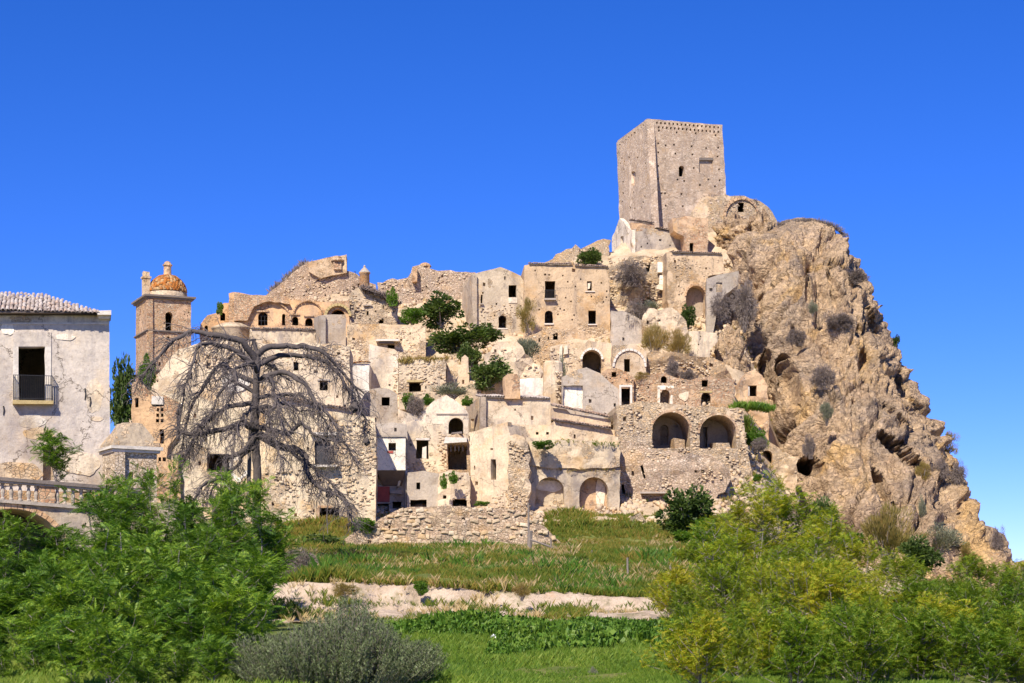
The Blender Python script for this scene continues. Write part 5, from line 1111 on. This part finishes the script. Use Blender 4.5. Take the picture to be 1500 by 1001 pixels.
b = MB(); w = at(482, 729, DY - 2.5); b.box(w, (.36, .36, .42), .2, .01); b.lathe((w[0], w[1], w[2] + .42), [(.3, 0), (.12, .14), (.05, .2)], 4, .9); b.build('lamp_case', M['lantern'], t)
v, f = btubes([[at(482, 722, DY - 2.5), at(482.3, 719, DY - 2.55), at(482, 716, DY - 2.6)], [at(480.5, 730, DY - 2.5), at(479, 755, DY - 2.5), at(480, 782, DY - 2.4)]], [[.012] * 3, [.025] * 3], 4); mk('cord', v, f, M['bark'], t)

# ------------------------------------------------------------------ foliage
def leafT(w=.5, bend=.08): return np.array([(0, 0, 0), (.5, -w / 2, bend), (1, 0, 0), (.5, w / 2, bend)]), np.array([(0, 1, 2, 3)])
def frondT(n, ll=.30, lw=.30, droop=.35):
    vs, fs = [], []; z = lambda x: -droop * x * x
    for i in range(n):
        x = .14 + .86 * i / (n - .5); l = ll * (1 - .45 * abs(2 * i / n - .9))
        for s in (-1, 1):
            dx, dy = .42 * l, s * .9 * l; px_, py_ = -s * dy * lw * .0 + lw * l * .5, 0
            b = len(vs); zz = z(x); vs += [(x, 0, zz), (x + dx * .5 - lw * l * .45, dy * .5, zz + .02), (x + dx, dy, zz - .09 * l * 3), (x + dx * .5 + lw * l * .45, dy * .5, zz + .02)]; fs.append((b, b + 1, b + 2, b + 3))
    b = len(vs); vs += [(0, -.012, 0), (0, .012, 0), (1, .004, z(1)), (1, -.004, z(1))]; fs.append((b, b + 1, b + 2, b + 3))
    return np.array(vs), np.array(fs)
def proto_tree(name, kind, seed, h=5.0):
    """a young tree with real stems and pinnate leaves, base at the origin"""
    global rng; rng = np.random.default_rng(seed)
    root = thing(name, 'x', 'tree', (0, 0, 0)); tubes = []; tips = []; tdir = []
    nst = 2 if kind == 'ail' else 4
    for s in range(nst):
        a = rng.uniform(0, 6.28); base = np.array((math.cos(a), math.sin(a), 0)) * .25 * rng.random(); lean = np.array((math.cos(a), math.sin(a), 0)) * rng.uniform(.05, .28); hh = h * rng.uniform(.75, .93)
        st = smooth_path([base, base + lean * hh * .3 + (0, 0, hh * .35) + rng.normal(0, .1, 3), base + lean * hh * .7 + (0, 0, hh * .7) + rng.normal(0, .12, 3), base + lean * hh + (0, 0, hh)], 12)
        tubes.append((st, np.linspace(.013, .004, 12) * h * (1 if kind == 'ail' else .8)))
        nb = int((6 if kind == 'ail' else 5) + h * (2.6 if kind == 'ail' else 2.4))
        for k in range(nb):
            q = rng.uniform(.1, 1) * 11; i = min(int(q), 10); p = st[i] + (st[i + 1] - st[i]) * (q - i); az = rng.uniform(0, 6.28); bl = (.35 + .62 * h ** .6 * rng.random()) * (1.25 - q / 14)
            d = unit(np.array((math.cos(az), math.sin(az), rng.uniform(.2, .95)))); e = p + d * bl; m = (p + e) / 2 + (0, 0, -.05 * bl)
            br = smooth_path([p, m, e, e + np.array((0, 0, .12 * bl))], 12); tubes.append((br, np.linspace(.022, .007, 12)))
            for z in ((11, 8, 5) if kind == 'ail' else (11, 9, 7, 5)): tips.append(br[z]); tdir.append(d)
        tips.append(st[-1]); tdir.append(np.array((0, 0, 1.)))
    v, f = btubes(np.array([q[0] for q in tubes]), np.array([q[1] for q in tubes]), 5); mk('stems', v, f, M['bark'], root)
    tips = np.array(tips); nf = 7 if kind == 'ail' else 6
    P_ = np.repeat(tips, nf, 0) + rng.normal(0, .05 if kind == 'ail' else .12, (len(tips) * nf, 3)); n = len(P_); az = rng.uniform(0, 6.28, n); el = rng.uniform(-.25, .95, n)
    d = np.stack([np.cos(az) * np.cos(el), np.sin(az) * np.cos(el), np.sin(el)], 1)
    tv, tf = frondT(8, .30, .42) if kind == 'ail' else frondT(5, .34, .5, .2)
    Rm = frames(d, np.array((0, 0, 1.)) + rng.normal(0, .35, (n, 3))); s = rng.uniform(.28, .58, n) if kind == 'ail' else rng.uniform(.2, .4, n)
    v, f = inst(tv, tf, Rm, s, P_); mk('crown', v, f, L[{'ail': 'ail', 'loc': 'loc', 'locg': 'locg'}[kind]], root)
    return root
PT = {k: [(h, proto_tree(nm, k, sd + i * 10 + int(h * 3), h)) for h in (2.2, 3.4, 5.2) for i in range(2)] for k, nm, sd in (('ail', 'ailanthus_tree', 100), ('loc', 'locust_tree', 200), ('locg', 'locust_tree', 400))}
used_ = set()
def plant(kind, px, Y, top, wid, label, group, gz=None):
    """a young tree whose top shows at photo row top; the stand-in closest in height is scaled evenly"""
    x = (px - 750) / F * Y; z = H(np.array([x]), np.array([Y]))[0] if gz is None else gz; h = (CZ + (HOR - top) / F * Y - z) * 1.1
    if h < .7: return
    c = sorted(range(len(PT[kind])), key=lambda i: abs(math.log(PT[kind][i][0] / h)))[:2]; i = random.choice(c); ph, root = PT[kind][i]; s = h / ph; sc_ = (s * wid, s * wid, s)
    if (kind, i) not in used_:
        used_.add((kind, i)); root.location = (x, Y, z - .1); root.rotation_euler = (0, 0, random.uniform(0, 6.28)); root.scale = sc_; root['label'] = label
        if group: root['group'] = group
        return root
    r = dup(root, (x, Y, z - .1), random.uniform(0, 6.28), sc_, label, group)
    if not group and 'group' in r: del r['group']
    return r
LT_X = [-80, 0, 50, 100, 150, 200, 240, 290, 340, 385, 415, 440]; LT_Y = [800, 795, 782, 756, 720, 712, 735, 716, 706, 716, 765, 850]
LAB = 'leafy green tree of heaven in the dense thicket at lower left'; GRP = 'trees of heaven in the left thicket'
for Y, fr, x1, stp in ((78, 0, 392, 36), (74, .08, 392, 38), (69, .17, 390, 40), (64, .27, 388, 42), (59, .37, 382, 44), (54, .47, 375, 46), (50, .56, 360, 48), (46, .64, 335, 52), (42, .72, 320, 56), (39, .8, 310, 64)):
    x = -75 + random.uniform(0, 30)
    while x < x1:
        pr = np.interp(x, LT_X, LT_Y); top = pr + fr * (1000 - pr) + random.choice((-26, -8, 6, 20, 36, 50)) + random.uniform(-8, 8)
        plant('ail', x, Y + random.uniform(-2, 2), top, random.uniform(.65, 1.0), LAB, GRP); x += stp * random.uniform(.75, 1.25)
for x, Y, top, wd, gz, lab in ((84, 91.2, 640, .8, at(0, 712, 91.2)[2], 'young sapling growing in front of the villa lower window'), (172, 80, 683, .5, None, 'tall thin sapling rising in front of the domed hut window'), (228, 78, 690, .5, None, 'tall sapling standing between domed hut and dead tree'), (350, 80, 708, .6, None, 'tall green sapling in front of dead tree trunk')):
    plant('ail', x, Y, top, wd, lab, None, gz)
RT_X = [930, 960, 990, 1040, 1090, 1140, 1180, 1220, 1260, 1300, 1350, 1400, 1450, 1500, 1600]; RT_Y = [900, 862, 815, 785, 758, 738, 762, 800, 816, 832, 846, 854, 856, 856, 856]
LAB2 = 'thin yellow-green locust tree in the dense thicket at lower right'; GRP2 = 'locust trees in the right thicket'
for Y, fr, x0, stp in ((122, 0, 1000, 36), (112, .1, 980, 38), (103, .2, 965, 40), (94, .31, 958, 42), (86, .42, 955, 44), (78, .54, 965, 46), (70, .66, 985, 48), (63, .78, 990, 52), (56, .88, 985, 52), (50, .95, 990, 54), (46, 1.0, 1000, 48), (42.5, 1.05, 1005, 50)):
    x = x0 + random.uniform(0, 20)
    while x < 1590:
        pr = np.interp(x, RT_X, RT_Y); top = pr - 12 + fr * (930 - pr) + random.choice((-34, -14, 4, 22, 44, 60) if Y > 66 else (-6, 6, 18, 32) if Y > 52 else (-22, -10, 4)) + random.uniform(-8, 8)
        kd = 'locg' if (x > 1330 and random.random() < .7) or random.random() < (.25 if Y > 66 else .55) else 'loc'
        plant(kd, x, Y + random.uniform(-3, 3), top, random.uniform(.6, 1.0), LAB2, GRP2); x += stp * random.uniform(.75, 1.25)

for kd in PT:
    for i, (ph, root) in enumerate(PT[kd]):
        if (kd, i) not in used_:
            for ch in list(root.children): bpy.data.objects.remove(ch)
            bpy.data.objects.remove(root)

def proto_bush(name, kind, seed):
    """unit bush: radius 1, base at z=0, top near z=2"""
    global rng; rng = np.random.default_rng(seed)
    root = thing(name, 'x', 'shrub', (0, 0, 0)); nc = 26
    c = randdir(nc) * rng.uniform(.3, .95, (nc, 1)); c[:, 2] = c[:, 2] * .95 + 1; cr = rng.uniform(.16, .42, nc)
    if kind in ('fig', 'green'): n, ll, tw = 3600, .16, .62
    elif kind == 'sage': n, ll, tw = 4200, .14, .25
    elif kind == 'broom': n, ll, tw = 5200, .20, .10
    else: n, ll, tw = 5200, .30, .085
    w = rng.integers(0, nc, n); d0 = randdir(n); pos = c[w] + d0 * cr[w][:, None] * rng.uniform(.5, 1.05, (n, 1))
    out = unit(c[w] - np.array((0, 0, .6)))
    if kind == 'dry': d = unit(out * .5 + d0 * .5 + np.array((0, 0, -.45)) + rng.normal(0, .25, (n, 3)))
    elif kind in ('broom', 'sage'): d = unit(out * .6 + d0 * .5 + np.array((0, 0, .55)))
    else: d = unit(d0 + out * .4 + np.array((0, 0, -.1)))
    tv, tf = leafT(tw, .06); v, f = inst(tv, tf, frames(d, None if kind != 'fig' else d0 + rng.normal(0, .6, (n, 3))), rng.uniform(.6, 1.3, n) * ll, pos)
    v[:, 2] = np.maximum(v[:, 2], .0); mk('foliage', v, f, L['lush' if kind == 'green' else kind], root)
    nb = 14; tp = c[rng.integers(0, nc, nb)]; P_ = np.stack([smooth_path([rng.normal(0, .05, 3) * (1, 1, 0), q * np.array((.45, .45, .5)), q], 6) for q in tp]); v, f = btubes(P_, np.linspace(.05, .012, 6)[None].repeat(nb, 0), 4); mk('stems', v, f, M['bark'], root)
    return root
PB = {k: [proto_bush({'fig': 'fig_bush', 'green': 'green_bush', 'sage': 'sage_bush', 'broom': 'broom_bush', 'dry': 'dry_shrub'}[k], k, 300 + i * 7 + j) for j in range(2)] for i, k in enumerate(('fig', 'green', 'sage', 'broom', 'dry'))}
ub_ = set()
def bush(kind, px, py, w, h, Y, label, tree=False):
    """photo centre and size in pixels, distance Y"""
    Y = min(Y, on_crag(px, py + h * .3, Y) - .1) if px > 1150 and Y > 175 else Y
    c = at(px, py + h / 2, Y); s = Y / F; j = random.randrange(2); root = PB[kind][j]; sc_ = (w / 2 * s, w / 2 * s * .9, h / 2 * s)
    if (kind, j) not in ub_: ub_.add((kind, j)); o = root; o.location = c; o.rotation_euler = (0, 0, random.uniform(0, 6.28)); o.scale = sc_; o['label'] = label
    else: o = dup(root, c, random.uniform(0, 6.28), sc_, label)
    if tree: o['category'] = 'tree'
    return o
for a in [
    ('fig', 645, 455, 68, 52, 203, 'round dark green tree left of the gabled house', 1), ('green', 604, 463, 40, 26, 202, 'light green shrub at the left foot of the round dark tree'),
    ('fig', 672, 497, 90, 42, 193, 'wide dark green fig below the round tree'), ('fig', 712, 490, 50, 26, 194, 'green fig top right below the gabled house'), ('fig', 690, 522, 40, 40, 190, 'dark fig hanging down over the ruins'),
    ('fig', 716, 547, 62, 50, 186, 'dark green fig above the brick chimney house'), ('sage', 768, 518, 58, 60, 190, 'pale leafy shrub left of the arch ruin'), ('sage', 822, 545, 20, 50, 184, 'thin pale shrub in front of the round pier'),
    ('broom', 771, 462, 31, 52, 203.5, 'round golden-brown shrub growing on the wall between two houses'), ('fig', 864, 376, 44, 28, 224, 'green bush on the skyline left of the keep'),
    ('broom', 958, 502, 42, 50, 196, 'olive-brown shrub above the row of doors, left one'), ('broom', 994, 508, 44, 46, 195, 'olive-brown shrub above the row of doors, right one'),
    ('dry', 927, 402, 42, 40, 212, 'grey dry shrub on the collapsed house'), ('dry', 935, 462, 40, 42, 206, 'dark dry shrub hanging beside the grey wall'), ('sage', 948, 450, 36, 20, 206, 'grey-green tuft over the broken terrace'),
    ('fig', 1008, 466, 26, 34, 205, 'small dark green bush at the foot of infilled arch', 0), ('dry', 1057, 452, 32, 44, 204, 'grey shrub hanging from the sloping grey wall'), ('dry', 1090, 445, 34, 84, 205, 'long lilac dry shrub trailing down the rock'),
    ('dry', 985, 540, 22, 36, 191, 'lilac dry tuft below the olive-brown shrubs'), ('dry', 1006, 550, 26, 22, 190, 'low dry tuft beside the plaster pier'), ('sage', 666, 572, 62, 24, 180, 'wide grey-green sage on the rubble house foot'),
    ('dry', 610, 596, 26, 34, 171, 'lilac dry shrub left of the cream gable'), ('green', 598, 588, 22, 24, 172, 'small green shrub behind the grey rounded gable'), ('green', 626, 586, 20, 16, 173, 'small green tuft on the cream gable shoulder'),
    ('green', 684, 588, 18, 14, 172, 'green tuft at the left corner of the chimney house'), ('green', 797, 652, 34, 14, 157.2, 'green tuft on the curved grey band'), ('green', 664, 700, 16, 18, 156.5, 'green weed under the open shed'),
    ('green', 650, 706, 12, 22, 156, 'brownish green weed beside grey house'), ('green', 705, 738, 24, 8, 155, 'flat green tuft at foot of big pale wall'),
    ('broom', 940, 552, 30, 14, 187, 'green-brown tuft above the whitewashed door'), ('green', 1106, 640, 30, 26, 174, 'green weeds above the cave doorway'),
    ('dry', 1112, 652, 22, 20, 171.5, 'dry brown tuft hanging above the cave doorway'), ('green', 1110, 700, 16, 12, 168, 'green weed below the cave doorway'),
    ('sage', 1190, 452, 18, 24, 205, 'grey-green bush high on the crag face'), ('dry', 1228, 470, 44, 28, 205, 'dry lilac shrub high on the crag right of the grey-green bush'),
    ('dry', 1168, 495, 30, 26, 201, 'small dry shrub in a hollow of the crag'), ('dry', 1252, 405, 34, 26, 214, 'dry shrub near the upper right edge of crag'), ('dry', 1207, 553, 34, 38, 193, 'lilac dry shrub in the middle of the crag'),
    ('sage', 1211, 604, 26, 40, 188, 'grey-green shrub hanging in the middle of crag'), ('dry', 1186, 655, 18, 36, 180, 'pale dry grass hanging over the cave mouth'), ('broom', 1388, 650, 36, 36, 205, 'golden shrub near right edge of the crag'),
    ('broom', 1352, 692, 28, 32, 200, 'golden-grey tuft on the lower crag, left of three'), ('dry', 1376, 690, 26, 34, 202, 'grey tuft on the lower crag, middle of three'), ('dry', 1404, 694, 24, 40, 206, 'lilac tuft on the lower crag, right of three'),
    ('sage', 1375, 790, 80, 50, 186, 'wide grey-green shrub at the foot of crag'), ('broom', 1412, 815, 36, 40, 184, 'tan shrub at foot of crag beside the grey-green one'), ('sage', 1350, 745, 16, 40, 194, 'thin grey-green strip of shrub on the lower crag'),
    ('fig', 1312, 499, 12, 18, 222, 'tiny dark shrub on the right skyline of crag'), ('dry', 1462, 790, 20, 40, 214, 'dry shrub on the far right slope of crag'),
    ('fig', 1008, 757, 96, 78, 150, 'dark green tree at foot of the sloping ruin', 1), ('green', 1030, 785, 90, 46, 146, 'bright green shrubs under the dark tree'), ('fig', 1204, 770, 58, 72, 142, 'dark green fig tree at the foot of crag', 1),
    ('broom', 1300, 790, 100, 92, 146, 'round olive-green tree at the foot of crag', 1), ('green', 1245, 800, 50, 40, 146, 'light green shrub between the dark fig and olive-green tree'), ('fig', 1345, 815, 70, 50, 140, 'olive shrub right of round olive-green tree'),
    ('fig', 180, 585, 46, 112, 132, 'tall dark green tree between villa and brick ruin', 1), ('green', 215, 547, 26, 50, 170, 'shrub growing out of the wall below bell tower'), ('green', 532, 770, 40, 24, 146, 'dark green shrub at the left end of retaining wall'),
    ('fig', 470, 800, 80, 30, 138, 'dark green shrubs below the black door'), ('dry', 415, 850, 60, 56, 88, 'grey twiggy dead shrub on top of sandy bank'), ('dry', 440, 825, 50, 40, 92, 'leafless twiggy tangle right of the left thicket'),
    ('green', 333, 860, 0, 0, 0, ''), ('broom', 590, 815, 30, 14, 140, 'brown tuft at foot of retaining wall'), ('green', 616, 862, 26, 22, 85.3, 'dark grass tuft on the lip of the sandy bank'), ('broom', 505, 865, 50, 20, 84.5, 'olive grass tuft hanging on left of the sandy bank'),
    ('broom', 765, 868, 30, 26, 84, 'orange-brown tuft on the middle of the sandy bank'), ('green', 985, 965, 80, 60, 62, 'dark green shrub at left edge of the right thicket'), ('sage', 868, 990, 14, 36, 48, 'small dark upright bush in the lower meadow'),
    ('green', 322, 452, 12, 20, 205, 'little dark bush on the chapel ruin by bell tower'),
    ('green', 575, 436, 18, 26, 206, 'dark ivy at right edge of ruined chapel'),]:
    if a[3] > 0: bush(*a)

# olive bush in the foreground
rng = np.random.default_rng(55)
OY = 41.0; ob_ = at(490, 1003, OY); ob_[2] = H(np.array([ob_[0]]), np.array([OY]))[0]
t = thing('olive_bush', 'silvery grey-green olive bush in the bottom foreground', 'bush', ob_)
ns = 2100; az = rng.uniform(0, 6.28, ns); rr = np.sqrt(rng.random(ns)); bx = rr * np.cos(az) * 2.05; by = rr * np.sin(az) * 1.6
hh = (1.62 * np.sqrt(np.clip(1 - .85 * rr ** 2.4, .08, 1)) * (1 + .12 * np.sin(bx * 2.1 + 1) - .06 * np.cos(bx * 5))) * rng.uniform(.7, 1.06, ns)
hh *= 1 + .16 * np.sin(bx * 3.3 + .6) * np.cos(by * 2.2) + np.where(bx > .9, .1, 0); SP = np.zeros((ns, 7, 3)); lean = np.stack([np.cos(az), np.sin(az)], 1) * (.9 * rr ** 2)[:, None]
for k in range(7):
    q = .06 + .94 * k / 6; SP[:, k, 0] = ob_[0] + bx * (.82 + .18 * q) + lean[:, 0] * q * .5 + rng.normal(0, .015, ns); SP[:, k, 1] = ob_[1] + by + lean[:, 1] * q * .5 + rng.normal(0, .015, ns); SP[:, k, 2] = ob_[2] + hh * q
v, f = btubes(SP, np.linspace(.006, .002, 7)[None].repeat(ns, 0), 3); mk('shoots', v, f, M['bark'], t)
nl = 120000; w = rng.integers(0, ns, nl); q = rng.uniform(0, 6, nl); i = np.minimum(q.astype(int), 5); p = SP[w, i] + (SP[w, i + 1] - SP[w, i]) * (q - i)[:, None]
a = rng.uniform(0, 6.28, nl); d = unit(np.stack([np.cos(a) * .75, np.sin(a) * .75, rng.uniform(.3, 1.2, nl)], 1)); tv, tf = leafT(.2, .04)
v, f = inst(tv, tf, frames(d), rng.uniform(.055, .11, nl), p); mk('leaves', v, f, L['olive'], t)
nb = 22; P_ = np.stack([smooth_path([ob_ + rng.normal(0, .12, 3) * (1, 1, 0), ob_ + np.array((bx[k] * .5, by[k] * .5, hh[k] * .35)), SP[k, 1]], 8) for k in range(nb)]); v, f = btubes(P_, np.linspace(.07, .015, 8)[None].repeat(nb, 0), 5); mk('trunks', v, f, M['bark'], t)

# grass and weeds
def tuftT(n, seed, w=.06, spread=.35):
    r = np.random.default_rng(seed); vs, fs = [], []
    for i in range(n):
        a = r.uniform(0, 6.28); d = np.array((math.cos(a), math.sin(a))) * r.uniform(.05, spread); h = r.uniform(.55, 1.0); s = np.array((-math.sin(a), math.cos(a))) * w / 2; o = r.normal(0, .07, 2)
        b = len(vs); vs += [(o[0] - s[0], o[1] - s[1], 0), (o[0] + s[0], o[1] + s[1], 0), (o[0] + d[0] * .5 + s[0] * .6, o[1] + d[1] * .5 + s[1] * .6, h * .65), (o[0] + d[0] * 1.3, o[1] + d[1] * 1.3, h)]; fs.append((b, b + 1, b + 2, b + 3))
    return np.array(vs), np.array(fs)
def weedT(n, seed):
    r = np.random.default_rng(seed); vs, fs = [], []; lv, _ = leafT(.5, .06)
    for i in range(n):
        a = r.uniform(0, 6.28); el = r.uniform(0, .8); R_ = frames(np.array([(math.cos(a) * math.cos(el), math.sin(a) * math.cos(el), math.sin(el))]), np.array([(0, 0, 1.)]) + r.normal(0, .3, (1, 3)))[0]; b = len(vs)
        vs += [tuple(R_ @ q * r.uniform(.28, .42) + np.array((0, 0, r.uniform(.1, .75)))) for q in lv]; fs.append((b, b + 1, b + 2, b + 3))
    return np.array(vs), np.array(fs)
def field(name, n, y0, y1, pxa, pxb, tmpl, s0, s1, mat, label, cat_, dens=None, zs=1.0, sm=None):
    Y = rng.uniform(y0, y1, n); px = rng.uniform(pxa, pxb, n); X = (px - 750) / F * Y; k = np.ones(n, bool)
    if dens is not None: k = np.array([dens(a, b, c) for a, b, c in zip(px, Y, X)])
    X, Y = X[k], Y[k]; off = bank_off(X) * sstep(72, 80, Y) * (1 - sstep(90, 99, Y)); Z = H(X, Y, off); m = len(X); a = rng.uniform(0, 6.28, m)
    Rm = np.zeros((m, 3, 3)); Rm[:, 0, 0] = np.cos(a); Rm[:, 0, 1] = -np.sin(a); Rm[:, 1, 0] = np.sin(a); Rm[:, 1, 1] = np.cos(a); Rm[:, 2, 2] = 1
    s = rng.uniform(s0, s1, m) * np.maximum(.4, .75 + .8 * np.array([mnoise.noise((x * .3, y * .3, 5)) for x, y in zip(X, Y)]))
    parts = []
    for j in range(4):
        q = np.arange(m) % 4 == j; parts.append(inst(*tmpl[j], Rm[q], np.stack([s[q], s[q], s[q] * zs], 1), np.stack([X, Y, Z - .04], 1)[q]))
    v, f = cat(parts); return tag(mk(name, v, f, mat), label, cat_, kind='stuff')
GT = [tuftT(13, k, .034, .45) for k in range(4)]; LG = [tuftT(11, 40 + k, .05, .5) for k in range(4)]; WT = [weedT(9, k) for k in range(4)]; ST = [tuftT(8, 20 + k, .04, .5) for k in range(4)]
wall_clear = lambda px, Y, X: not (Y > 143.5 and 500 < px < 812)
field('meadow_grass', 40000, 86.3, 151, 380, 1075, GT, .28, .75, L['grass'], 'tall green meadow grass below the retaining wall', 'grass', wall_clear)
field('meadow_grass', 5000, 86.3, 150, -60, 380, GT, .5, .9, L['grass'], 'green grass behind the left thicket', 'grass')
field('meadow_clumps', 5000, 86.3, 148, 380, 1075, GT, .4, 1.1, L['lush'], 'darker green clumps in the upper meadow', 'grass', lambda px, Y, X: wall_clear(px, Y, X) and mnoise.noise((X * .16, Y * .08, 41)) > .12)
field('meadow_straw', 9000, 86.3, 148, 380, 1075, ST, .4, .95, L['straw'], 'dry straw patches in the upper meadow', 'grass', lambda px, Y, X: wall_clear(px, Y, X) and mnoise.noise((X * .2, Y * .1, 77)) > .1)
field('meadow_edge', 1800, 149, 155.5, 800, 1075, GT, .4, .95, L['grass'], 'green grass at the foot of the blind-arch house', 'grass')
field('meadow_edge', 1200, 144, 152, 400, 512, GT, .4, .9, L['grass'], 'green grass below the black doorway', 'grass')
field('straw_grass', 1500, 88, 128, 780, 1060, ST, .5, .9, L['straw'], 'pale dry grass near the fence stakes', 'grass', lambda px, Y, X: mnoise.noise((X * .25, Y * .12, 1)) > .05)
field('lush_weeds', 14000, 54, 71.5, 540, 1300, WT, .35, .75, L['lush'], 'broad-leaved green weeds below the sandy bank', 'weeds', lambda px, Y, X: mnoise.noise((X * .22, Y * .1, 7)) > -.25 + max(0, 63 - Y) * .05 and not (713 < px < 731 and 57 < Y < 62.5))
field('lower_grass', 42000, 40, 74, 540, 1400, LG, .14, .40, L['lower'], 'short bright green grass in the lower meadow', 'grass')
field('thicket_grass', 9000, 37, 60, -60, 545, LG, .2, .5, L['lower'], 'grass under the left thicket and olive bush', 'grass')
field('bank_weeds', 2600, 73, 85, 400, 1030, ST, .25, .6, L['grass'], 'sparse weeds growing on the sandy bank', 'weeds', lambda px, Y, X: mnoise.noise((X * .35, Y * .3, 2)) > .0)
field('bank_straw', 1300, 73, 86, 420, 1000, ST, .25, .55, L['straw'], 'rusty dry tufts on the sandy bank', 'weeds', lambda px, Y, X: mnoise.noise((X * .3, Y * .3, 12)) > .15)

n = 9000; Y = rng.uniform(152, 226, n); px = rng.uniform(230, 1120, n); X = (px - 750) / F * Y; k = np.array([mnoise.noise((a * .12, b * .12, 3)) > -.25 for a, b in zip(X, Y)]); X, Y = X[k], Y[k]
v, f = inst(STV, STF, frames(randdir(len(X))), rng.uniform(.12, .5, len(X)) ** 1.2, np.stack([X, Y, H(X, Y) + .1], 1)); tag(mk('scree', v, f, M['stones']), 'loose stones strewn over the hillside between the ruins', 'stones', kind='stuff')
field('hill_grass', 5000, 152, 226, 230, 1150, ST, .3, .8, L['straw'], 'dry tufts on the hillside between the ruins', 'grass', lambda px, Y, X: mnoise.noise((X * .15, Y * .15, 9)) > .08)
field('hill_weeds', 2500, 152, 226, 560, 1150, GT, .3, .9, L['grass'], 'green tufts on the hillside between the ruins', 'grass', lambda px, Y, X: mnoise.noise((X * .13, Y * .13, 19)) > .12)

def grass_strip(pts, n, Y, s0, s1, mat, label, dy=1.5):
    """ragged grass along a wall top or ridge given in photo points"""
    p = smooth_path([at(x, y, Y) for x, y in pts], n) + np.stack([rng.normal(0, .15, n), rng.uniform(0, dy, n), rng.normal(-.12, .08, n)], 1); a = rng.uniform(0, 6.28, n)
    Rm = np.zeros((n, 3, 3)); Rm[:, 0, 0] = np.cos(a); Rm[:, 0, 1] = -np.sin(a); Rm[:, 1, 0] = np.sin(a); Rm[:, 1, 1] = np.cos(a); Rm[:, 2, 2] = 1
    v, f = inst(*ST[0], Rm, rng.uniform(s0, s1, n), p); tag(mk('grass_strip', v, f, L[mat]), label, 'grass', kind='stuff')
grass_strip([(1140, 328), (1165, 324), (1195, 323), (1222, 330), (1240, 345)], 320, 222.5, .25, .7, 'dry', 'dry grass cap on the crag summit')
grass_strip([(396, 429), (412, 416), (430, 401), (450, 386)], 160, 216.8, .5, 1.2, 'dry', 'dry grass along the sloping palace roof line')
grass_strip([(530, 424), (548, 428), (565, 436), (582, 445)], 220, 206.3, .4, 1.0, 'dry', 'dry grass on top of ruined chapel')
grass_strip([(588, 531), (610, 528), (652, 528)], 160, 183.8, .4, .9, 'broom', 'brownish grass along the rubble house top')
grass_strip([(372, 482), (415, 482), (460, 484)], 90, 202.6, .2, .6, 'dry', 'dry grass on the tile ledge of the church')
grass_strip([(778, 650), (830, 647), (905, 652)], 110, 158.5, .2, .6, 'grass', 'weeds along the curved band of the blind-arch house')
grass_strip([(778, 686), (830, 688), (905, 688)], 110, 158.6, .15, .45, 'broom', 'weeds above the two blind arches')
grass_strip([(1012, 318), (1030, 290), (1062, 288), (1112, 296)], 110, 233.8, .3, .8, 'dry', 'dry grass on the vaulted castle ruin')
grass_strip([(1075, 596), (1100, 594), (1135, 598)], 260, 184, .4, 1.0, 'lush', 'green grass ledge below the ochre cave house', 3)
grass_strip([(1092, 612), (1105, 640), (1122, 655)], 200, 176, .4, .9, 'grass', 'grass slope above the cave doorway', 3)

# posts, stakes and litter
def post(name, pts, r, label, cat_='post', Y=130.0, mat=None):
    q = [at(x, y, Y) for x, y in pts]; n = 6; pa = smooth_path(q, n) + rng.normal(0, .01, (n, 3)); v, f = btubes([pa], [np.full(n, r)], 7); nn = len(v); ff = [tuple(int(i) for i in k) for k in f] + [tuple(range(7)), tuple(range(nn - 7, nn))]
    return tag(mk(name, v, ff, mat or M['wood']), label, cat_)
post('wooden_pole', [(774, 737), (774, 780), (773.5, 822)], .07, 'tall thin wooden pole in front of the retaining wall', 'pole')
post('wooden_post', [(777, 777), (775.5, 800), (775, 820)], .17, 'short thick grey post beside the tall thin pole', Y=129.5)
post('plank_rail', [(777, 791), (803, 800), (829, 809)], .07, 'sloping wooden rail fixed to the thick post', 'rail', 129)
for (x, y0, y1, Y, lab) in ((807, 790, 826, 126, 'wooden fence stake just right of the thick post'), (867, 806, 826, 120, 'short fence stake in the grass near the pier ruin'), (919, 817, 853, 100, 'tall fence stake at the edge above the sandy bank'), (982, 829, 854, 98, 'rightmost fence stake near the right thicket')):
    post('fence_stake', [(x, y0), (x + .5, (y0 + y1) / 2), (x, y1)], .055, lab, 'stake', Y)
w = at(722, 941, 62); boulder('plastic_bag', 722, 940, 62, .17, .15, .2, 2.9, M['bag'], 'crumpled white plastic bag lying in the lower meadow', 'bag', 16, .5)
